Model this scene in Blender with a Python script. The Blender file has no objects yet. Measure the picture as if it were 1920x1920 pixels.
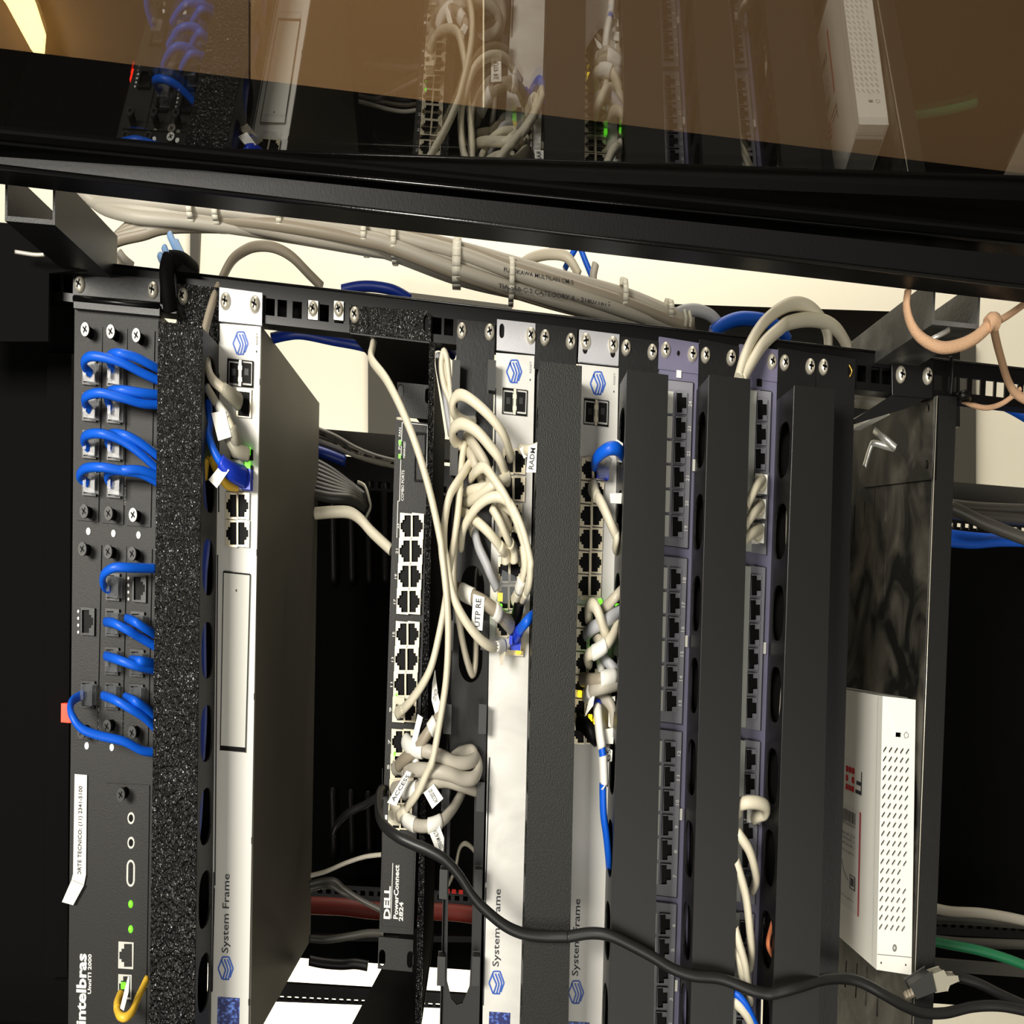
import bpy, math, random
from mathutils import Vector, Matrix
from mathutils.geometry import tessellate_polygon
random.seed(7)
C = bpy.context.scene.collection
# ------------------------------------------------------------------ rack frame
# The rack is described in millimetres: x runs down the rack (one rack unit = KA),
# y across it towards its left side, z from the rails away from the viewer.
KA, SH = 24.7315, 1.4833
R = Matrix(((0.99571383, -0.03053017, -0.08730335), (0.02694741, 0.99875723, -0.04192644), (0.08847487, 0.03939413, 0.99529910)))
CP = Vector((129.80988, 185.73445, -743.07074))
F, PX, PY = 2275.0, 1110.905, 1269.087
FLOOR = 1300.0
def B(v):                                   # rack frame -> scene metres
    return Vector((-v[1] / 1000, v[2] / 1000, (FLOOR - v[0]) / 1000))
def at(x, y, d=0.0):                        # point of the plane z = d
    r = R.transposed() @ Vector(((x - PX) / F, (y - PY) / F, 1.0))
    return CP + r * ((d - CP.z) / r.z)
def at_a(x, y, a):                          # point of a shelf plane x = const
    r = R.transposed() @ Vector(((x - PX) / F, (y - PY) / F, 1.0))
    return CP + r * ((a - CP.x) / r.x)
N_G = Vector((-0.00515, 1.0, -0.26508)).normalized(); O_G = 1.148 / Vector((-0.00515, 1.0, -0.26508)).length * Vector((-0.00515, 1.0, -0.26508)).length
def at_g(x, y, off=0.0):                    # point of the open door's plane
    r = R.transposed() @ Vector(((x - PX) / F, (y - PY) / F, 1.0))
    return CP + r * ((O_G + off - CP.dot(N_G)) / r.dot(N_G))
EA, EB = Vector((1, SH / KA, 0)), Vector((0, 1, 0))
SQ = 0.565
def k_at(x, y, d): return (d - CP.z) / F
# ------------------------------------------------------------------ camera
cam = bpy.data.cameras.new('camera'); co = bpy.data.objects.new('camera', cam); C.objects.link(co)
cam.sensor_width = 36; cam.lens = 36 * F / 1920; cam.clip_start = 0.01
cam.shift_x = (960 - PX) / 1920; cam.shift_y = (PY - 960) / 1920
o0 = B((0, 0, 0)); L = lambda v: B(v) - o0
r_, d_, f_ = (L(R[i]).normalized() for i in range(3))
m = Matrix((( r_.x, -d_.x, -f_.x), (r_.y, -d_.y, -f_.y), (r_.z, -d_.z, -f_.z))).to_4x4(); m.translation = B(CP)
co.matrix_world = m
bpy.context.scene.camera = co
sc = bpy.context.scene
sc.view_settings.view_transform = 'Standard'; sc.view_settings.look = 'None'; sc.view_settings.gamma = 1; sc.view_settings.use_curve_mapping = False
sc.view_settings.exposure = 0.0
w = bpy.data.worlds.new('world'); sc.world = w; w.use_nodes = True
w.node_tree.nodes['Background'].inputs[0].default_value = (1.0, 0.96, 0.88, 1); w.node_tree.nodes['Background'].inputs[1].default_value = 0.14
def area(name, p, tgt, sx, sy, e, col=(1, 0.95, 0.86)):
    l = bpy.data.lights.new(name, 'AREA'); l.shape = 'RECTANGLE'; l.size = sx; l.size_y = sy; l.energy = e; l.color = col
    o = bpy.data.objects.new(name, l); C.objects.link(o); o.location = B(p)
    o.rotation_euler = (B(tgt) - B(p)).to_track_quat('-Z', 'Y').to_euler(); return o
area('ceiling_light', (-480, -130, -1500), (200, 250, 0), .4, .4, 36)
area('room_light', (300, 900, -1500), (300, 250, 0), .9, .9, 9)
area('wall_fill', (100, -1300, 600), (150, -500, 1500), 1.0, 1.0, 26, (1, .92, .78))  # added fill brightening the white back wall, not a fixture
area('wall_fill', (-500, 1100, 1000), (300, 900, 2300), 1.0, 1.0, 28, (1, .92, .78))  # second added fill for the white wall, on the other side
area('brown_wall_fill', (100, -800, -250), (150, -380, 235), .4, .4, 1.2, (1, .86, .66))  # added fill to lift the brown wall behind the glass, no real lamp
# ------------------------------------------------------------------ materials
MATS = {}
def s2l(c): return tuple(((v / 255) / 12.92 if v <= 10 else (((v / 255) + .055) / 1.055) ** 2.4) for v in c)
def mat(n, rgb, rough=.5, metal=0.0, bump=0, bscale=400, emit=0, alpha=1, spec=.5, var=0, vscale=30, vcol=None, trans=0, bdist=.001, bdet=3):
    m = bpy.data.materials.new(n); m.use_nodes = True; nt = m.node_tree; b = nt.nodes['Principled BSDF']
    col = s2l(rgb) + (1,)
    b.inputs['Base Color'].default_value = col; b.inputs['Roughness'].default_value = rough; b.inputs['Metallic'].default_value = metal
    b.inputs['Specular IOR Level'].default_value = spec
    tc = nt.nodes.new('ShaderNodeTexCoord')
    if bump:
        no = nt.nodes.new('ShaderNodeTexNoise'); no.inputs['Scale'].default_value = bscale; no.inputs['Detail'].default_value = bdet
        mp = nt.nodes.new('ShaderNodeMapping'); mp.inputs['Scale'].default_value = (1, 1, 1.77)
        nt.links.new(tc.outputs['Object'], mp.inputs['Vector']); nt.links.new(mp.outputs[0], no.inputs['Vector'])
        bp = nt.nodes.new('ShaderNodeBump'); bp.inputs['Strength'].default_value = bump; bp.inputs['Distance'].default_value = bdist
        nt.links.new(no.outputs[0], bp.inputs['Height']); nt.links.new(bp.outputs[0], b.inputs['Normal'])
    if var:
        no = nt.nodes.new('ShaderNodeTexNoise'); no.inputs['Scale'].default_value = vscale; no.inputs['Detail'].default_value = 6; no.inputs['Distortion'].default_value = 1.0
        nt.links.new(tc.outputs['Object'], no.inputs['Vector'])
        cr = nt.nodes.new('ShaderNodeValToRGB'); cr.color_ramp.elements[0].position = .42; cr.color_ramp.elements[1].position = .72
        cr.color_ramp.elements[0].color = col; cr.color_ramp.elements[1].color = s2l(vcol) + (1,)
        nt.links.new(no.outputs[0], cr.inputs[0]); nt.links.new(cr.outputs[0], b.inputs['Base Color'])
    if emit: b.inputs['Emission Color'].default_value = col; b.inputs['Emission Strength'].default_value = emit
    if trans: b.inputs['Transmission Weight'].default_value = trans; b.inputs['IOR'].default_value = 1.3
    if alpha < 1: b.inputs['Alpha'].default_value = alpha
    MATS[n] = m; return m
mat('black', (16, 16, 15), .42, bump=.12, bscale=900, spec=.35)
mat('rail', (6, 6, 6), .33, spec=.3)
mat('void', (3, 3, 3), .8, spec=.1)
mat('duct', (27, 27, 24), .5, bump=.4, bscale=800, spec=.3)
mat('duct_plain', (17, 17, 15), .4, spec=.3)
mat('textured', (24, 24, 24), .2, bump=1.0, bscale=330, spec=1.0, bdist=.006, bdet=1)
mat('speckle', (12, 12, 12), .25, bump=1.0, bscale=420, spec=.8, bdist=.005, bdet=1)
mat('panel', (33, 32, 30), .5, bump=.2, bscale=1200, spec=.35)
mat('ear_black', (12, 12, 12), .38, bump=.05, spec=.35)
mat('silver', (206, 205, 199), .45, .05, bump=.03, bscale=900)
mat('silver_wavy', (218, 217, 211), .45, .05, var=1, vscale=26, vcol=(190, 188, 183))
mat('ear_silver', (180, 180, 184), .35, .3, bump=.1, bscale=1500)
mat('chassis', (112, 108, 98), .6, .1, bump=.03, bscale=1500)
mat('purple', (104, 101, 126), .45, bump=.05)
mat('module', (126, 125, 134), .5)
mat('insert', (205, 205, 196), .5)
mat('grey_strip', (178, 180, 172), .5)
mat('nickel', (238, 232, 214), .33, .65)
mat('cage', (216, 206, 180), .4, .5)
mat('gold', (210, 170, 80), .35, .8)
mat('portblack', (5, 5, 5), .5, spec=.12)
mat('finger', (38, 38, 36), .5)
mat('white_print', (225, 225, 220), .6)
mat('grey_print', (120, 120, 115), .6)
mat('dark_print', (40, 42, 48), .6)
mat('blue_print', (42, 88, 180), .5)
mat('blue', (14, 92, 212), .42, spec=.4)
mat('blue_dark', (12, 50, 150), .4)
mat('blue_boot', (18, 55, 190), .4)
mat('cream', (216, 209, 186), .45, bump=.05)
mat('beige', (196, 188, 168), .45)
mat('brown_grey', (150, 140, 122), .45)
mat('grey_cable', (176, 170, 156), .5, bump=.1)
mat('grey_cable_cool', (172, 173, 176), .5)
mat('black_cable', (27, 27, 27), .42)
mat('dark_cable', (70, 68, 62), .45)
mat('yellow', (236, 190, 60), .45)
mat('green', (30, 110, 70), .45)
mat('red', (118, 38, 26), .6)
mat('orange', (190, 110, 70), .6)
mat('tag', (232, 231, 222), .5)
mat('tie', (232, 228, 210), .45)
mat('clear', (150, 154, 158), .12, trans=.6, alpha=.5)
mat('boot_grey', (150, 146, 130), .45)
mat('jute', (205, 165, 130), .9, bump=.8, bscale=1500)
mat('led_green', (90, 235, 30), .4, emit=2.2)
mat('led_yellow', (250, 215, 30), .4, emit=2.2)
mat('led_red', (255, 40, 15), .4, emit=4)
mat('led_dimred', (150, 30, 20), .4, emit=.6)
mat('white_box', (240, 239, 230), .45)
mat('label_paper', (228, 226, 222), .5)
mat('label_red', (176, 40, 48), .5)
mat('red_print', (208, 32, 34), .5)
mat('dusty', (9, 9, 8), .6, var=1, vscale=20, vcol=(100, 96, 86), bump=.2, spec=.25)
mat('dusty_grey', (44, 44, 43), .5, var=1, vscale=22, vcol=(98, 98, 95), bump=.2)
mat('steel_hook', (205, 205, 198), .3, .7)
mat('wall_white', (240, 236, 220), .7, bump=.02, bscale=60)
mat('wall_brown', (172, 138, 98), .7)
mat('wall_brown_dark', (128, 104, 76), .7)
mat('trim_grey', (66, 64, 58), .6)
mat('floor_grey', (120, 118, 112), .6, var=1, vscale=4, vcol=(140, 137, 130))
mat('lamp_warm', (255, 225, 150), .4, emit=9)
mat('light_blue', (150, 190, 240), .3, bump=.1)
mat('frame_gloss', (6, 6, 6), .22, bump=.1, bscale=500)
mat('frame_mid', (7, 7, 7), .42, bump=.06, bscale=500, spec=.2)
mat('sparkle', (0, 0, 0), .3)
def screen_mat():
    m = bpy.data.materials.new('screen'); m.use_nodes = True; nt = m.node_tree; b = nt.nodes['Principled BSDF']
    tc = nt.nodes.new('ShaderNodeTexCoord'); no = nt.nodes.new('ShaderNodeTexNoise'); no.inputs['Scale'].default_value = 500
    cr = nt.nodes.new('ShaderNodeValToRGB'); cr.color_ramp.elements[0].position = .5; cr.color_ramp.elements[1].position = .72
    cr.color_ramp.elements[0].color = (.004, .012, .12, 1); cr.color_ramp.elements[1].color = (.15, .3, .95, 1)
    nt.links.new(tc.outputs['Object'], no.inputs['Vector']); nt.links.new(no.outputs[0], cr.inputs[0]); nt.links.new(cr.outputs[0], b.inputs['Base Color'])
    MATS['screen'] = m
screen_mat()
def glass_mat():
    m = bpy.data.materials.new('tinted_glass'); m.use_nodes = True; nt = m.node_tree; nt.nodes.clear()
    out = nt.nodes.new('ShaderNodeOutputMaterial'); mx = nt.nodes.new('ShaderNodeMixShader'); gl = nt.nodes.new('ShaderNodeBsdfGlossy'); tr = nt.nodes.new('ShaderNodeBsdfTransparent')
    gl.inputs['Roughness'].default_value = 0.0; gl.inputs['Color'].default_value = (1, 1, 1, 1)
    tr.inputs['Color'].default_value = (.62, .59, .54, 1); mx.inputs[0].default_value = .19
    nt.links.new(tr.outputs[0], mx.inputs[1]); nt.links.new(gl.outputs[0], mx.inputs[2]); nt.links.new(mx.outputs[0], out.inputs[0])
    MATS['glass'] = m
glass_mat()
# ------------------------------------------------------------------ lettering, made once
TXT = {}
def prepare(strings):
    obs = []
    for s in strings:
        cu = bpy.data.curves.new('t', 'FONT'); cu.body = s; cu.resolution_u = 2; cu.offset = {'intelbras': .035, 'DELL': .04, 'PowerConnect': .03, '2824': .03, 'UnniTI 2000': .03}.get(s, .012)
        o = bpy.data.objects.new('t', cu); C.objects.link(o); obs.append((s, o))
    dg = bpy.context.evaluated_depsgraph_get()
    for s, o in obs:
        me = o.evaluated_get(dg).to_mesh()
        vs = [(v.co.x, v.co.y) for v in me.vertices]; fs = [tuple(p.vertices) for p in me.polygons]
        x0 = min(v[0] for v in vs); x1 = max(v[0] for v in vs); y0 = min(v[1] for v in vs); y1 = max(v[1] for v in vs)
        TXT[s] = ([((v[0] - x0) / (x1 - x0), (v[1] - y0) / (y1 - y0)) for v in vs], fs)
        o.evaluated_get(dg).to_mesh_clear()
    for s, o in obs: cu = o.data; bpy.data.objects.remove(o); bpy.data.curves.remove(cu)
prepare([str(i) for i in range(1, 25)] + ['System Frame', 'intelbras', 'UnniTI 2000', 'SUPORTE TECNICO: (11) 2341-5100', 'DELL', 'PowerConnect', '2824',
  'COMBO PORTS', 'MANAGED', 'RESET', 'PWR  FAN', 'UTP RE', 'UTP RECEP', 'TERRAM ALTA', 'ACCESS', 'ACCESS 02', 'RADM', 'G5', 'B', 'O', '8', 'WAN', 'Online', 'Status',
  'FORTI', 'FortiGate VP2', 'Configure with FortiCloud', '1. Access the site online', '2. Register the unit', 'FCC: See online manual', 'Configure locally', 'INT', 'TIA-568-C.2 CATEGORY 6 - 218071819',
  'FURUKAWA MULTILAN CM 5', 'DIGITAL TRUNK', 'ANALOG TRUNK', 'RAMAL 1-4', 'MODULO CPU'])
# ------------------------------------------------------------------ mesh builder
def catmull(P, n=6):
    if len(P) < 3: return P
    out = []
    for i in range(len(P) - 1):
        p0 = P[max(i - 1, 0)]; p1 = P[i]; p2 = P[i + 1]; p3 = P[min(i + 2, len(P) - 1)]
        for k in range(n):
            t = k / n; out.append(.5 * ((2 * p1) + (-p0 + p2) * t + (2 * p0 - 5 * p1 + 4 * p2 - p3) * t * t + (-p0 + 3 * p1 - 3 * p2 + p3) * t ** 3))
    out.append(P[-1]); return out
class MB:
    def __init__(s): s.v = []; s.f = []; s.m = []; s.sm = []; s.mats = []
    def mi(s, m):
        if m not in s.mats: s.mats.append(m)
        return s.mats.index(m)
    def face(s, idx, m, smooth=False): s.f.append(idx); s.m.append(s.mi(m)); s.sm.append(smooth)
    def prism(s, pts, vec, m, holes=(), side=None):         # pts: front polygon (rack frame vectors)
        loops = [list(pts)] + [list(h) for h in holes]; flat = [p for l in loops for p in l]; n = len(flat); o = len(s.v)
        s.v += flat + [p + vec for p in flat]
        if holes or len(pts) > 4: tris = tessellate_polygon(loops)
        else: tris = [tuple(range(len(pts)))]
        for t in tris: s.face(tuple(o + i for i in t), m); s.face(tuple(o + n + i for i in reversed(t)), m)
        k = 0
        for l in loops:
            c = len(l)
            for i in range(c): j = (i + 1) % c; s.face((o + k + i, o + k + j, o + n + k + j, o + n + k + i), side or m)
            k += c
        return s
    def rect(s, x, y, w, h, d, dep, m, holes=(), side=None): # rack aligned block, face centred at pixel-measured x, y
        return s.prism(rr(x, y, w, h, d), Vector((0, 0, dep)), m, holes, side)
    def quad(s, px, d, dep, m, holes=(), side=None):
        return s.prism([at(x, y, d) for x, y in px], Vector((0, 0, dep)), m, holes, side)
    def flat(s, pts, m):
        o = len(s.v); s.v += list(pts); s.face(tuple(range(o, o + len(pts))), m)
    def tube(s, pts, r, m, n=10, cap=True, smooth_path=True, sq=SQ):
        P = [Vector((p.x / sq, p.y, p.z)) for p in pts]
        if smooth_path: P = catmull(P)
        o = len(s.v); up = None; T = []
        for i in range(len(P)):
            t = (P[min(i + 1, len(P) - 1)] - P[max(i - 1, 0)])
            if t.length < 1e-6: t = Vector((1, 0, 0))
            t.normalize()
            if up is None:
                up = t.cross(Vector((0, 0, 1)))
                if up.length < .1: up = t.cross(Vector((0, 1, 0)))
            up = up - t * up.dot(t)
            if up.length < 1e-5: up = t.orthogonal()
            up.normalize(); b = t.cross(up)
            rr_ = r(i / (len(P) - 1)) if callable(r) else r
            for k in range(n):
                a = 2 * math.pi * k / n; q = P[i] + (up * math.cos(a) + b * math.sin(a)) * rr_
                s.v.append(Vector((q.x * sq, q.y, q.z)))
        for i in range(len(P) - 1):
            for k in range(n): s.face((o + i * n + k, o + i * n + (k + 1) % n, o + (i + 1) * n + (k + 1) % n, o + (i + 1) * n + k), m, True)
        if cap:
            s.face(tuple(o + k for k in reversed(range(n))), m); s.face(tuple(o + (len(P) - 1) * n + k for k in range(n)), m)
        return s
    def disc(s, c, r, dep, m, n=20, top=None, dome=0, taper=1):    # round knob facing the viewer
        o = len(s.v); rings = [(0, 1.0), (dep, taper)]
        if dome: rings += [(dep + dome * .6, .8 * taper), (dep + dome * .9, .45 * taper)]
        for z, q in rings:
            for k in range(n):
                a = 2 * math.pi * k / n; s.v.append(c + Vector((r * q * SQ * math.cos(a), r * q * math.sin(a), -z)))
        for j in range(len(rings) - 1):
            for k in range(n): s.face((o + j * n + k, o + j * n + (k + 1) % n, o + (j + 1) * n + (k + 1) % n, o + (j + 1) * n + k), m, True)
        s.face(tuple(o + (len(rings) - 1) * n + k for k in range(n)), top or m, bool(dome))
        return s
    def text(s, t, x, y, l, h, d, m, down=False, ea=None, eb=None, c=None, k=None):
        vs, fs = TXT[t]; c = c or at(x, y, d - .15); k = k or k_at(x, y, d); ea = ea or EA; eb = eb or EB; g = -1 if down else 1; o = len(s.v)
        for u, v in vs: s.v.append(c + eb * (g * (l / 2 - u * l) * k) + ea * (g * (h / 2 - v * h) * k))
        for f in fs: s.face(tuple(o + i for i in f), m)
        return s
    def stroke(s, pts, wd, m, d):                     # thin printed line on the face at depth d
        for (x0, y0), (x1, y1) in zip(pts, pts[1:]):
            l = math.hypot(x1 - x0, y1 - y0) or 1; nx, ny = -(y1 - y0) / l * wd / 2, (x1 - x0) / l * wd / 2
            s.flat([at(x0 + nx, y0 + ny, d), at(x1 + nx, y1 + ny, d), at(x1 - nx, y1 - ny, d), at(x0 - nx, y0 - ny, d)], m)
        return s
    def build(s, name, parent=None, root=None, bevel=0):
        root = root or parent
        while root is not None and root.parent is not None: root = root.parent
        vs = [B(v) for v in s.v]
        if root is not None: o0 = root.location
        else:
            lo = Vector((min(v.x for v in vs), min(v.y for v in vs), min(v.z for v in vs))); hi = Vector((max(v.x for v in vs), max(v.y for v in vs), max(v.z for v in vs)))
            o0 = Vector(((lo.x + hi.x) / 2, (lo.y + hi.y) / 2, lo.z))
        me = bpy.data.meshes.new(name); me.from_pydata([tuple(v - o0) for v in vs], [], s.f); me.update()
        for m in s.mats: me.materials.append(MATS[m])
        for p, i, sm in zip(me.polygons, s.m, s.sm): p.material_index = i; p.use_smooth = sm
        ob = bpy.data.objects.new(name, me); C.objects.link(ob)
        if parent is not None: ob.parent = parent
        else: ob.location = o0
        if bevel:
            b = ob.modifiers.new('b', 'BEVEL'); b.width = bevel; b.segments = 2; b.limit_method = 'ANGLE'
        return ob
def rr(x, y, w, h, d):
    c = at(x, y, d); k = k_at(x, y, d)
    return [c + EA * (sx * w / 2 * k) + EB * (sy * h / 2 * k) for sx, sy in ((-1, -1), (1, -1), (1, 1), (-1, 1))]
def rslot(x, y, w, h, d, n=6):                      # rounded slot outline
    c = at(x, y, d); k = k_at(x, y, d); W, H = w / 2 * k, h / 2 * k; out = []
    rx = min(W, H * SQ); ry = rx / SQ
    for cx, cy, a0 in ((W - rx, H - ry, 0), (-W + rx, H - ry, 90), (-W + rx, -H + ry, 180), (W - rx, -H + ry, 270)):
        for i in range(n + 1):
            a = math.radians(a0 + 90 * i / n); out.append(c + EA * (cx + rx * math.cos(a)) + EB * (cy + ry * math.sin(a)))
    return out
def rect_slot(x, y, w, h, d): return rr(x, y, w, h, d)
def thing(name, label, cat, p, group=None):
    o = bpy.data.objects.new(name, None); C.objects.link(o); o.empty_display_size = .01
    o.location = B(p); o['label'] = label; o['category'] = cat
    if group: o['group'] = group
    return o
def tag(o, label, cat, group=None, kind=None):
    o['label'] = label; o['category'] = cat
    if group: o['group'] = group
    if kind: o['kind'] = kind
    return o
def struct(o): o['kind'] = 'structure'; return o
CR = {'c1': (120, 480, 3.84), 'c2': (120, 960, 3.84), 'c3': (120, 1420, 3.84), 'c4': (0, 300, 3.84), 'd1': (580, 560, 3.84), 'd2': (580, 1000, 3.84), 'd3': (580, 1420, 3.84),
      'd4': (1000, 560, 3.84), 'e1': (1000, 1000, 3.84), 'e2': (1000, 1420, 3.84), 'e3': (1420, 560, 3.84), 'e4': (1420, 1000, 3.84), 'e5': (1420, 1420, 3.84),
      'h1': (0, 330, 1.92), 'h2': (900, 330, 1.882), 'p': (0, 0, 1)}
def pth(spec):                                       # 'key', (x, y, d), ... measured on close-up views of the rack
    out = []; k = 'p'
    for q in spec:
        if isinstance(q, str): k = q; continue
        ox, oy, sc_ = CR[k]; out.append(at(ox + q[0] / sc_, oy + q[1] / sc_, q[2]))
    return out
# ------------------------------------------------------------------ the room
V = Vector
def slabv(name, a, b, m):                               # axis aligned block between two rack frame corners
    mb = MB(); mb.prism([V((a[0], a[1], a[2])), V((b[0], a[1], a[2])), V((b[0], b[1], a[2])), V((a[0], b[1], a[2]))], V((0, 0, b[2] - a[2])), m); return struct(mb.build(name))
slabv('wall_back', (-1700, -2600, 1500), (FLOOR, 2600, 1540), 'wall_white')
slabv('floor', (FLOOR, -2600, -2600), (FLOOR + 40, 2600, 1540), 'floor_grey')
slabv('wall_left', (-1700, 2600, -2600), (FLOOR, 2640, 1540), 'wall_white')
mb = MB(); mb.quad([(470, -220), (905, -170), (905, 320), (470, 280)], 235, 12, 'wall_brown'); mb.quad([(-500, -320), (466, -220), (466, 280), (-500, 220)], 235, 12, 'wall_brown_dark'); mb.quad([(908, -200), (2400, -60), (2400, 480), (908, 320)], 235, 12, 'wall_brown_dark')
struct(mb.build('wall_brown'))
for i, q in enumerate([[(690, 560), (742, 564), (742, 830), (690, 830)], [(1782, 640), (1830, 640), (1830, 930), (1782, 930)], [(357, 380), (376, 380), (370, 520), (356, 520)], [(744, 545), (960, 572), (960, 640), (744, 620)]]):
    mb = MB(); mb.quad(q, 1485, 15, 'trim_grey'); struct(mb.build('trim_%d' % (i + 1)))
# ------------------------------------------------------------------ cabinet
cab = thing('rack_cabinet', 'black steel rack cabinet holding all the network equipment', 'cabinet', (FLOOR, 240, 100))
def railholes(a0, a1, yc, d, m, skip=()):
    hs = []
    n = math.floor(a0) - 1
    while n < a1 + 1:
        for f in (.143, .5, .857):
            a = n + f
            if a0 + .1 < a < a1 - .1:
                c = V((a * KA, a * SH + yc, d)); hs.append([c + EA * (sx * 2.75) + EB * (sy * 5) for sx, sy in ((-1, -1), (1, -1), (1, 1), (-1, 1))])
        n += 1
    return hs
def rail(name, yc, m='rail'):
    mb = MB(); pts = [V((a * KA, a * SH + yc + o, 3)) for a, o in ((-9, -14), (24, -14), (24, 10), (-9, 10))]
    mb.prism(pts, V((0, 0, 2)), m, railholes(-9, 24, yc, 3, m))
    f = [V((a * KA, a * SH + yc + o, 5)) for a, o in ((-9, -14.2), (24, -14.2), (24, -12.4), (-9, -12.4))]; mb.prism(f, V((0, 0, 32)), m)
    f = [V((a * KA, a * SH + yc + o, 5)) for a, o in ((-9, 8.8), (24, 8.8), (24, 10), (-9, 10))]; mb.prism(f, V((0, 0, 14)), m)
    lo = mb.build(name, cab)
    mb = MB(); mb.prism([V((a * KA, a * SH + yc + o, 20)) for a, o in ((-9, -12), (15.9, -12), (15.9, 9), (-9, 9))], V((0, 0, 1.5)), 'void'); mb.build('rail_backing', lo)
    mb = MB(); mb.tube([V((a * KA, a * SH + yc - 14.2, 3)) for a in (-9, 24)], .9, 'frame_gloss', n=8, smooth_path=False); mb.build('rail_lip', lo); return lo
rail('mounting_rail', 0); rail('mounting_rail', 468)
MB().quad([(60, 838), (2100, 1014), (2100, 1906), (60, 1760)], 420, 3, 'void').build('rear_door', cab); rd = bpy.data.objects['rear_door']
for y0, y1 in ((905, 1085), (1480, 1600)):
    for i, x in enumerate((626, 660, 692, 722)):
        mb = MB(); mb.tube([at(x - 2, y0 + 3 * i, 417), at(x - 2, y0 + 20 + 3 * i, 414), at(x, y1 - 14, 414), at(x, y1 + 2, 418)], 6, 'black', n=8); mb.build('louvre', rd)
mb = MB(); mb.quad([(440, 790), (2000, 921), (2000, 950), (440, 831)], 325, 20, 'trim_grey'); mb.build('rear_post', cab)
def along(q0, q1, n): return [(q0[0] + (q1[0] - q0[0]) * i / n, q0[1] + (q1[1] - q0[1]) * i / n) for i in range(n + 1)]
def barholes(p0, p1, step, w, h, d):
    n = int((p1[0] - p0[0]) / step); return [rr(x, y, w, h, d) for x, y in along(p0, p1, n)]
MB().quad([(440, 835), (2000, 985), (2000, 1008), (440, 902)], 335, 3, 'black', [rr(x, y, 9, 12, 335) for x, y in along((470, 892), (1980, 999), 100)]).build('rear_rail', cab)
MB().quad([(440, 1838), (1000, 1872), (1000, 1897), (440, 1875)], 300, 6, 'black', [rr(x, y, 8, 6, 300) for x, y in along((500, 1869), (960, 1891), 33)]).build('rear_rail', cab)
MB().quad([(560, 1655), (2000, 1735), (2000, 1765), (560, 1685)], 395, 3, 'rail', [rr(x, y, 9, 9, 395) for x, y in along((600, 1670), (1980, 1745), 86)]).build('perforated_bar', cab)
MB().quad([(1243, 569), (1800, 588), (1800, 800), (1243, 770)], 380, 8, 'black').build('side_or_shade_panel', cab)
MB().quad([(-120, 490), (152, 520), (140, 2000), (-120, 2000)], 62, 3, 'void').build('side_or_shade_panel', cab)  # black sheet put in for the darkness inside the cabinet
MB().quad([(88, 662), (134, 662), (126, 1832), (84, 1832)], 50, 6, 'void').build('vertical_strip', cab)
mb = MB(); mb.prism([V((-900, 540, -130)), V((700, 618, -130)), V((700, 626, -130)), V((-900, 548, -130))], V((0, 0, 548)), 'void'); mb.build('side_or_shade_panel', cab)  # added out of direct view to darken what the glass door reflects
MB().quad([(-160, 405), (100, 424), (192, 503), (92, 512), (90, 640), (-160, 640)], -14, 3, 'void').build('corner_shade', cab)  # black sheet standing in for the shadow over the rail's end
# cross channels
def channel(x0, x1, ytop, ybot0, ybot1, m, dp=158):
    c0, c1 = at(x0, ybot0, -95), at(x1, ybot1, -95); t0 = at(x0, ytop, -95).y; D = V((0, 0, dp)); w = 1.2; mb = MB()
    mb.prism([c0, V((c0.x + w, c0.y, -95)), V((c0.x + w, t0, -95)), V((c0.x, t0, -95))], D, m)
    mb.prism([V((c1.x - w, c1.y, -95)), c1, V((c1.x, t0, -95)), V((c1.x - w, t0, -95))], D, m)
    mb.prism([c0, c1, V((c1.x, c1.y + 2.6, -95)), V((c0.x, c0.y + 2.6, -95))], D, m)
    return mb.build('cross_channel', cab)
channel(1748, 1836, 519, 599, 608, 'dusty_grey'); channel(9, 103, 314, 404, 412, 'black', 104)
for q in ([(1292, 0)],): pass
MB().tube(pth(['e3', (1240, 300, -97), (1380, 225, -97)]), 1.6, 'steel_hook', n=8).build('slot_edge', cab)
MB().tube(pth(['e3', (1120, 388, -20), (1180, 370, -20)]), 2.2, 'nickel', n=8).build('bolt_head', cab)
mb = MB(); mb.quad([(-80, 420), (150, 440), (200, 520), (-80, 500)], 40, 4, 'void'); mb.build('bracket', cab)
MB().tube(pth(['c4', (110, 660, -30), (240, 680, -30), (320, 680, -30)]), 1.2, 'nickel', n=8).build('bracket_edge', cab)
MB().tube(pth(['c4', (260, 485, -30), (320, 560, -30), (405, 610, -30)]), 1.0, 'nickel', n=8).build('bracket_edge', cab)
# front post and glass door
MB().quad([(-90, 270), (2010, 490), (2010, 548), (-90, 302)], -128, 26, 'frame_mid').build('front_post', cab)
mb = MB(); mb.quad([(-420, 39), (2500, 396), (2500, 545), (-420, 255)], 120, 8, 'void'); tag(mb.build('side_cover'), 'plain black steel panel standing behind the open glass door', 'panel')
door = thing('glass_door', 'open cabinet door with dark tinted glass in a black steel frame', 'door', at_g(960, 400))
def gslab(q, t, m, name, off=0, parent=None):
    mb = MB(); mb.prism([at_g(x, y, off) for x, y in q], N_G * -t, m); return mb.build(name, parent or door)
gslab([(-90, 244), (2010, 452), (2300, -160), (-300, -160)], 3, 'glass', 'glass_pane')
gslab([(-90, 240), (2010, 449), (2010, 512), (-90, 296)], 14, 'frame_gloss', 'frame_stile', 1.2)
gslab([(-90, 240), (2010, 449), (2010, 462), (-90, 252)], 5, 'void', 'rubber_seal', 1.8)
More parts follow.
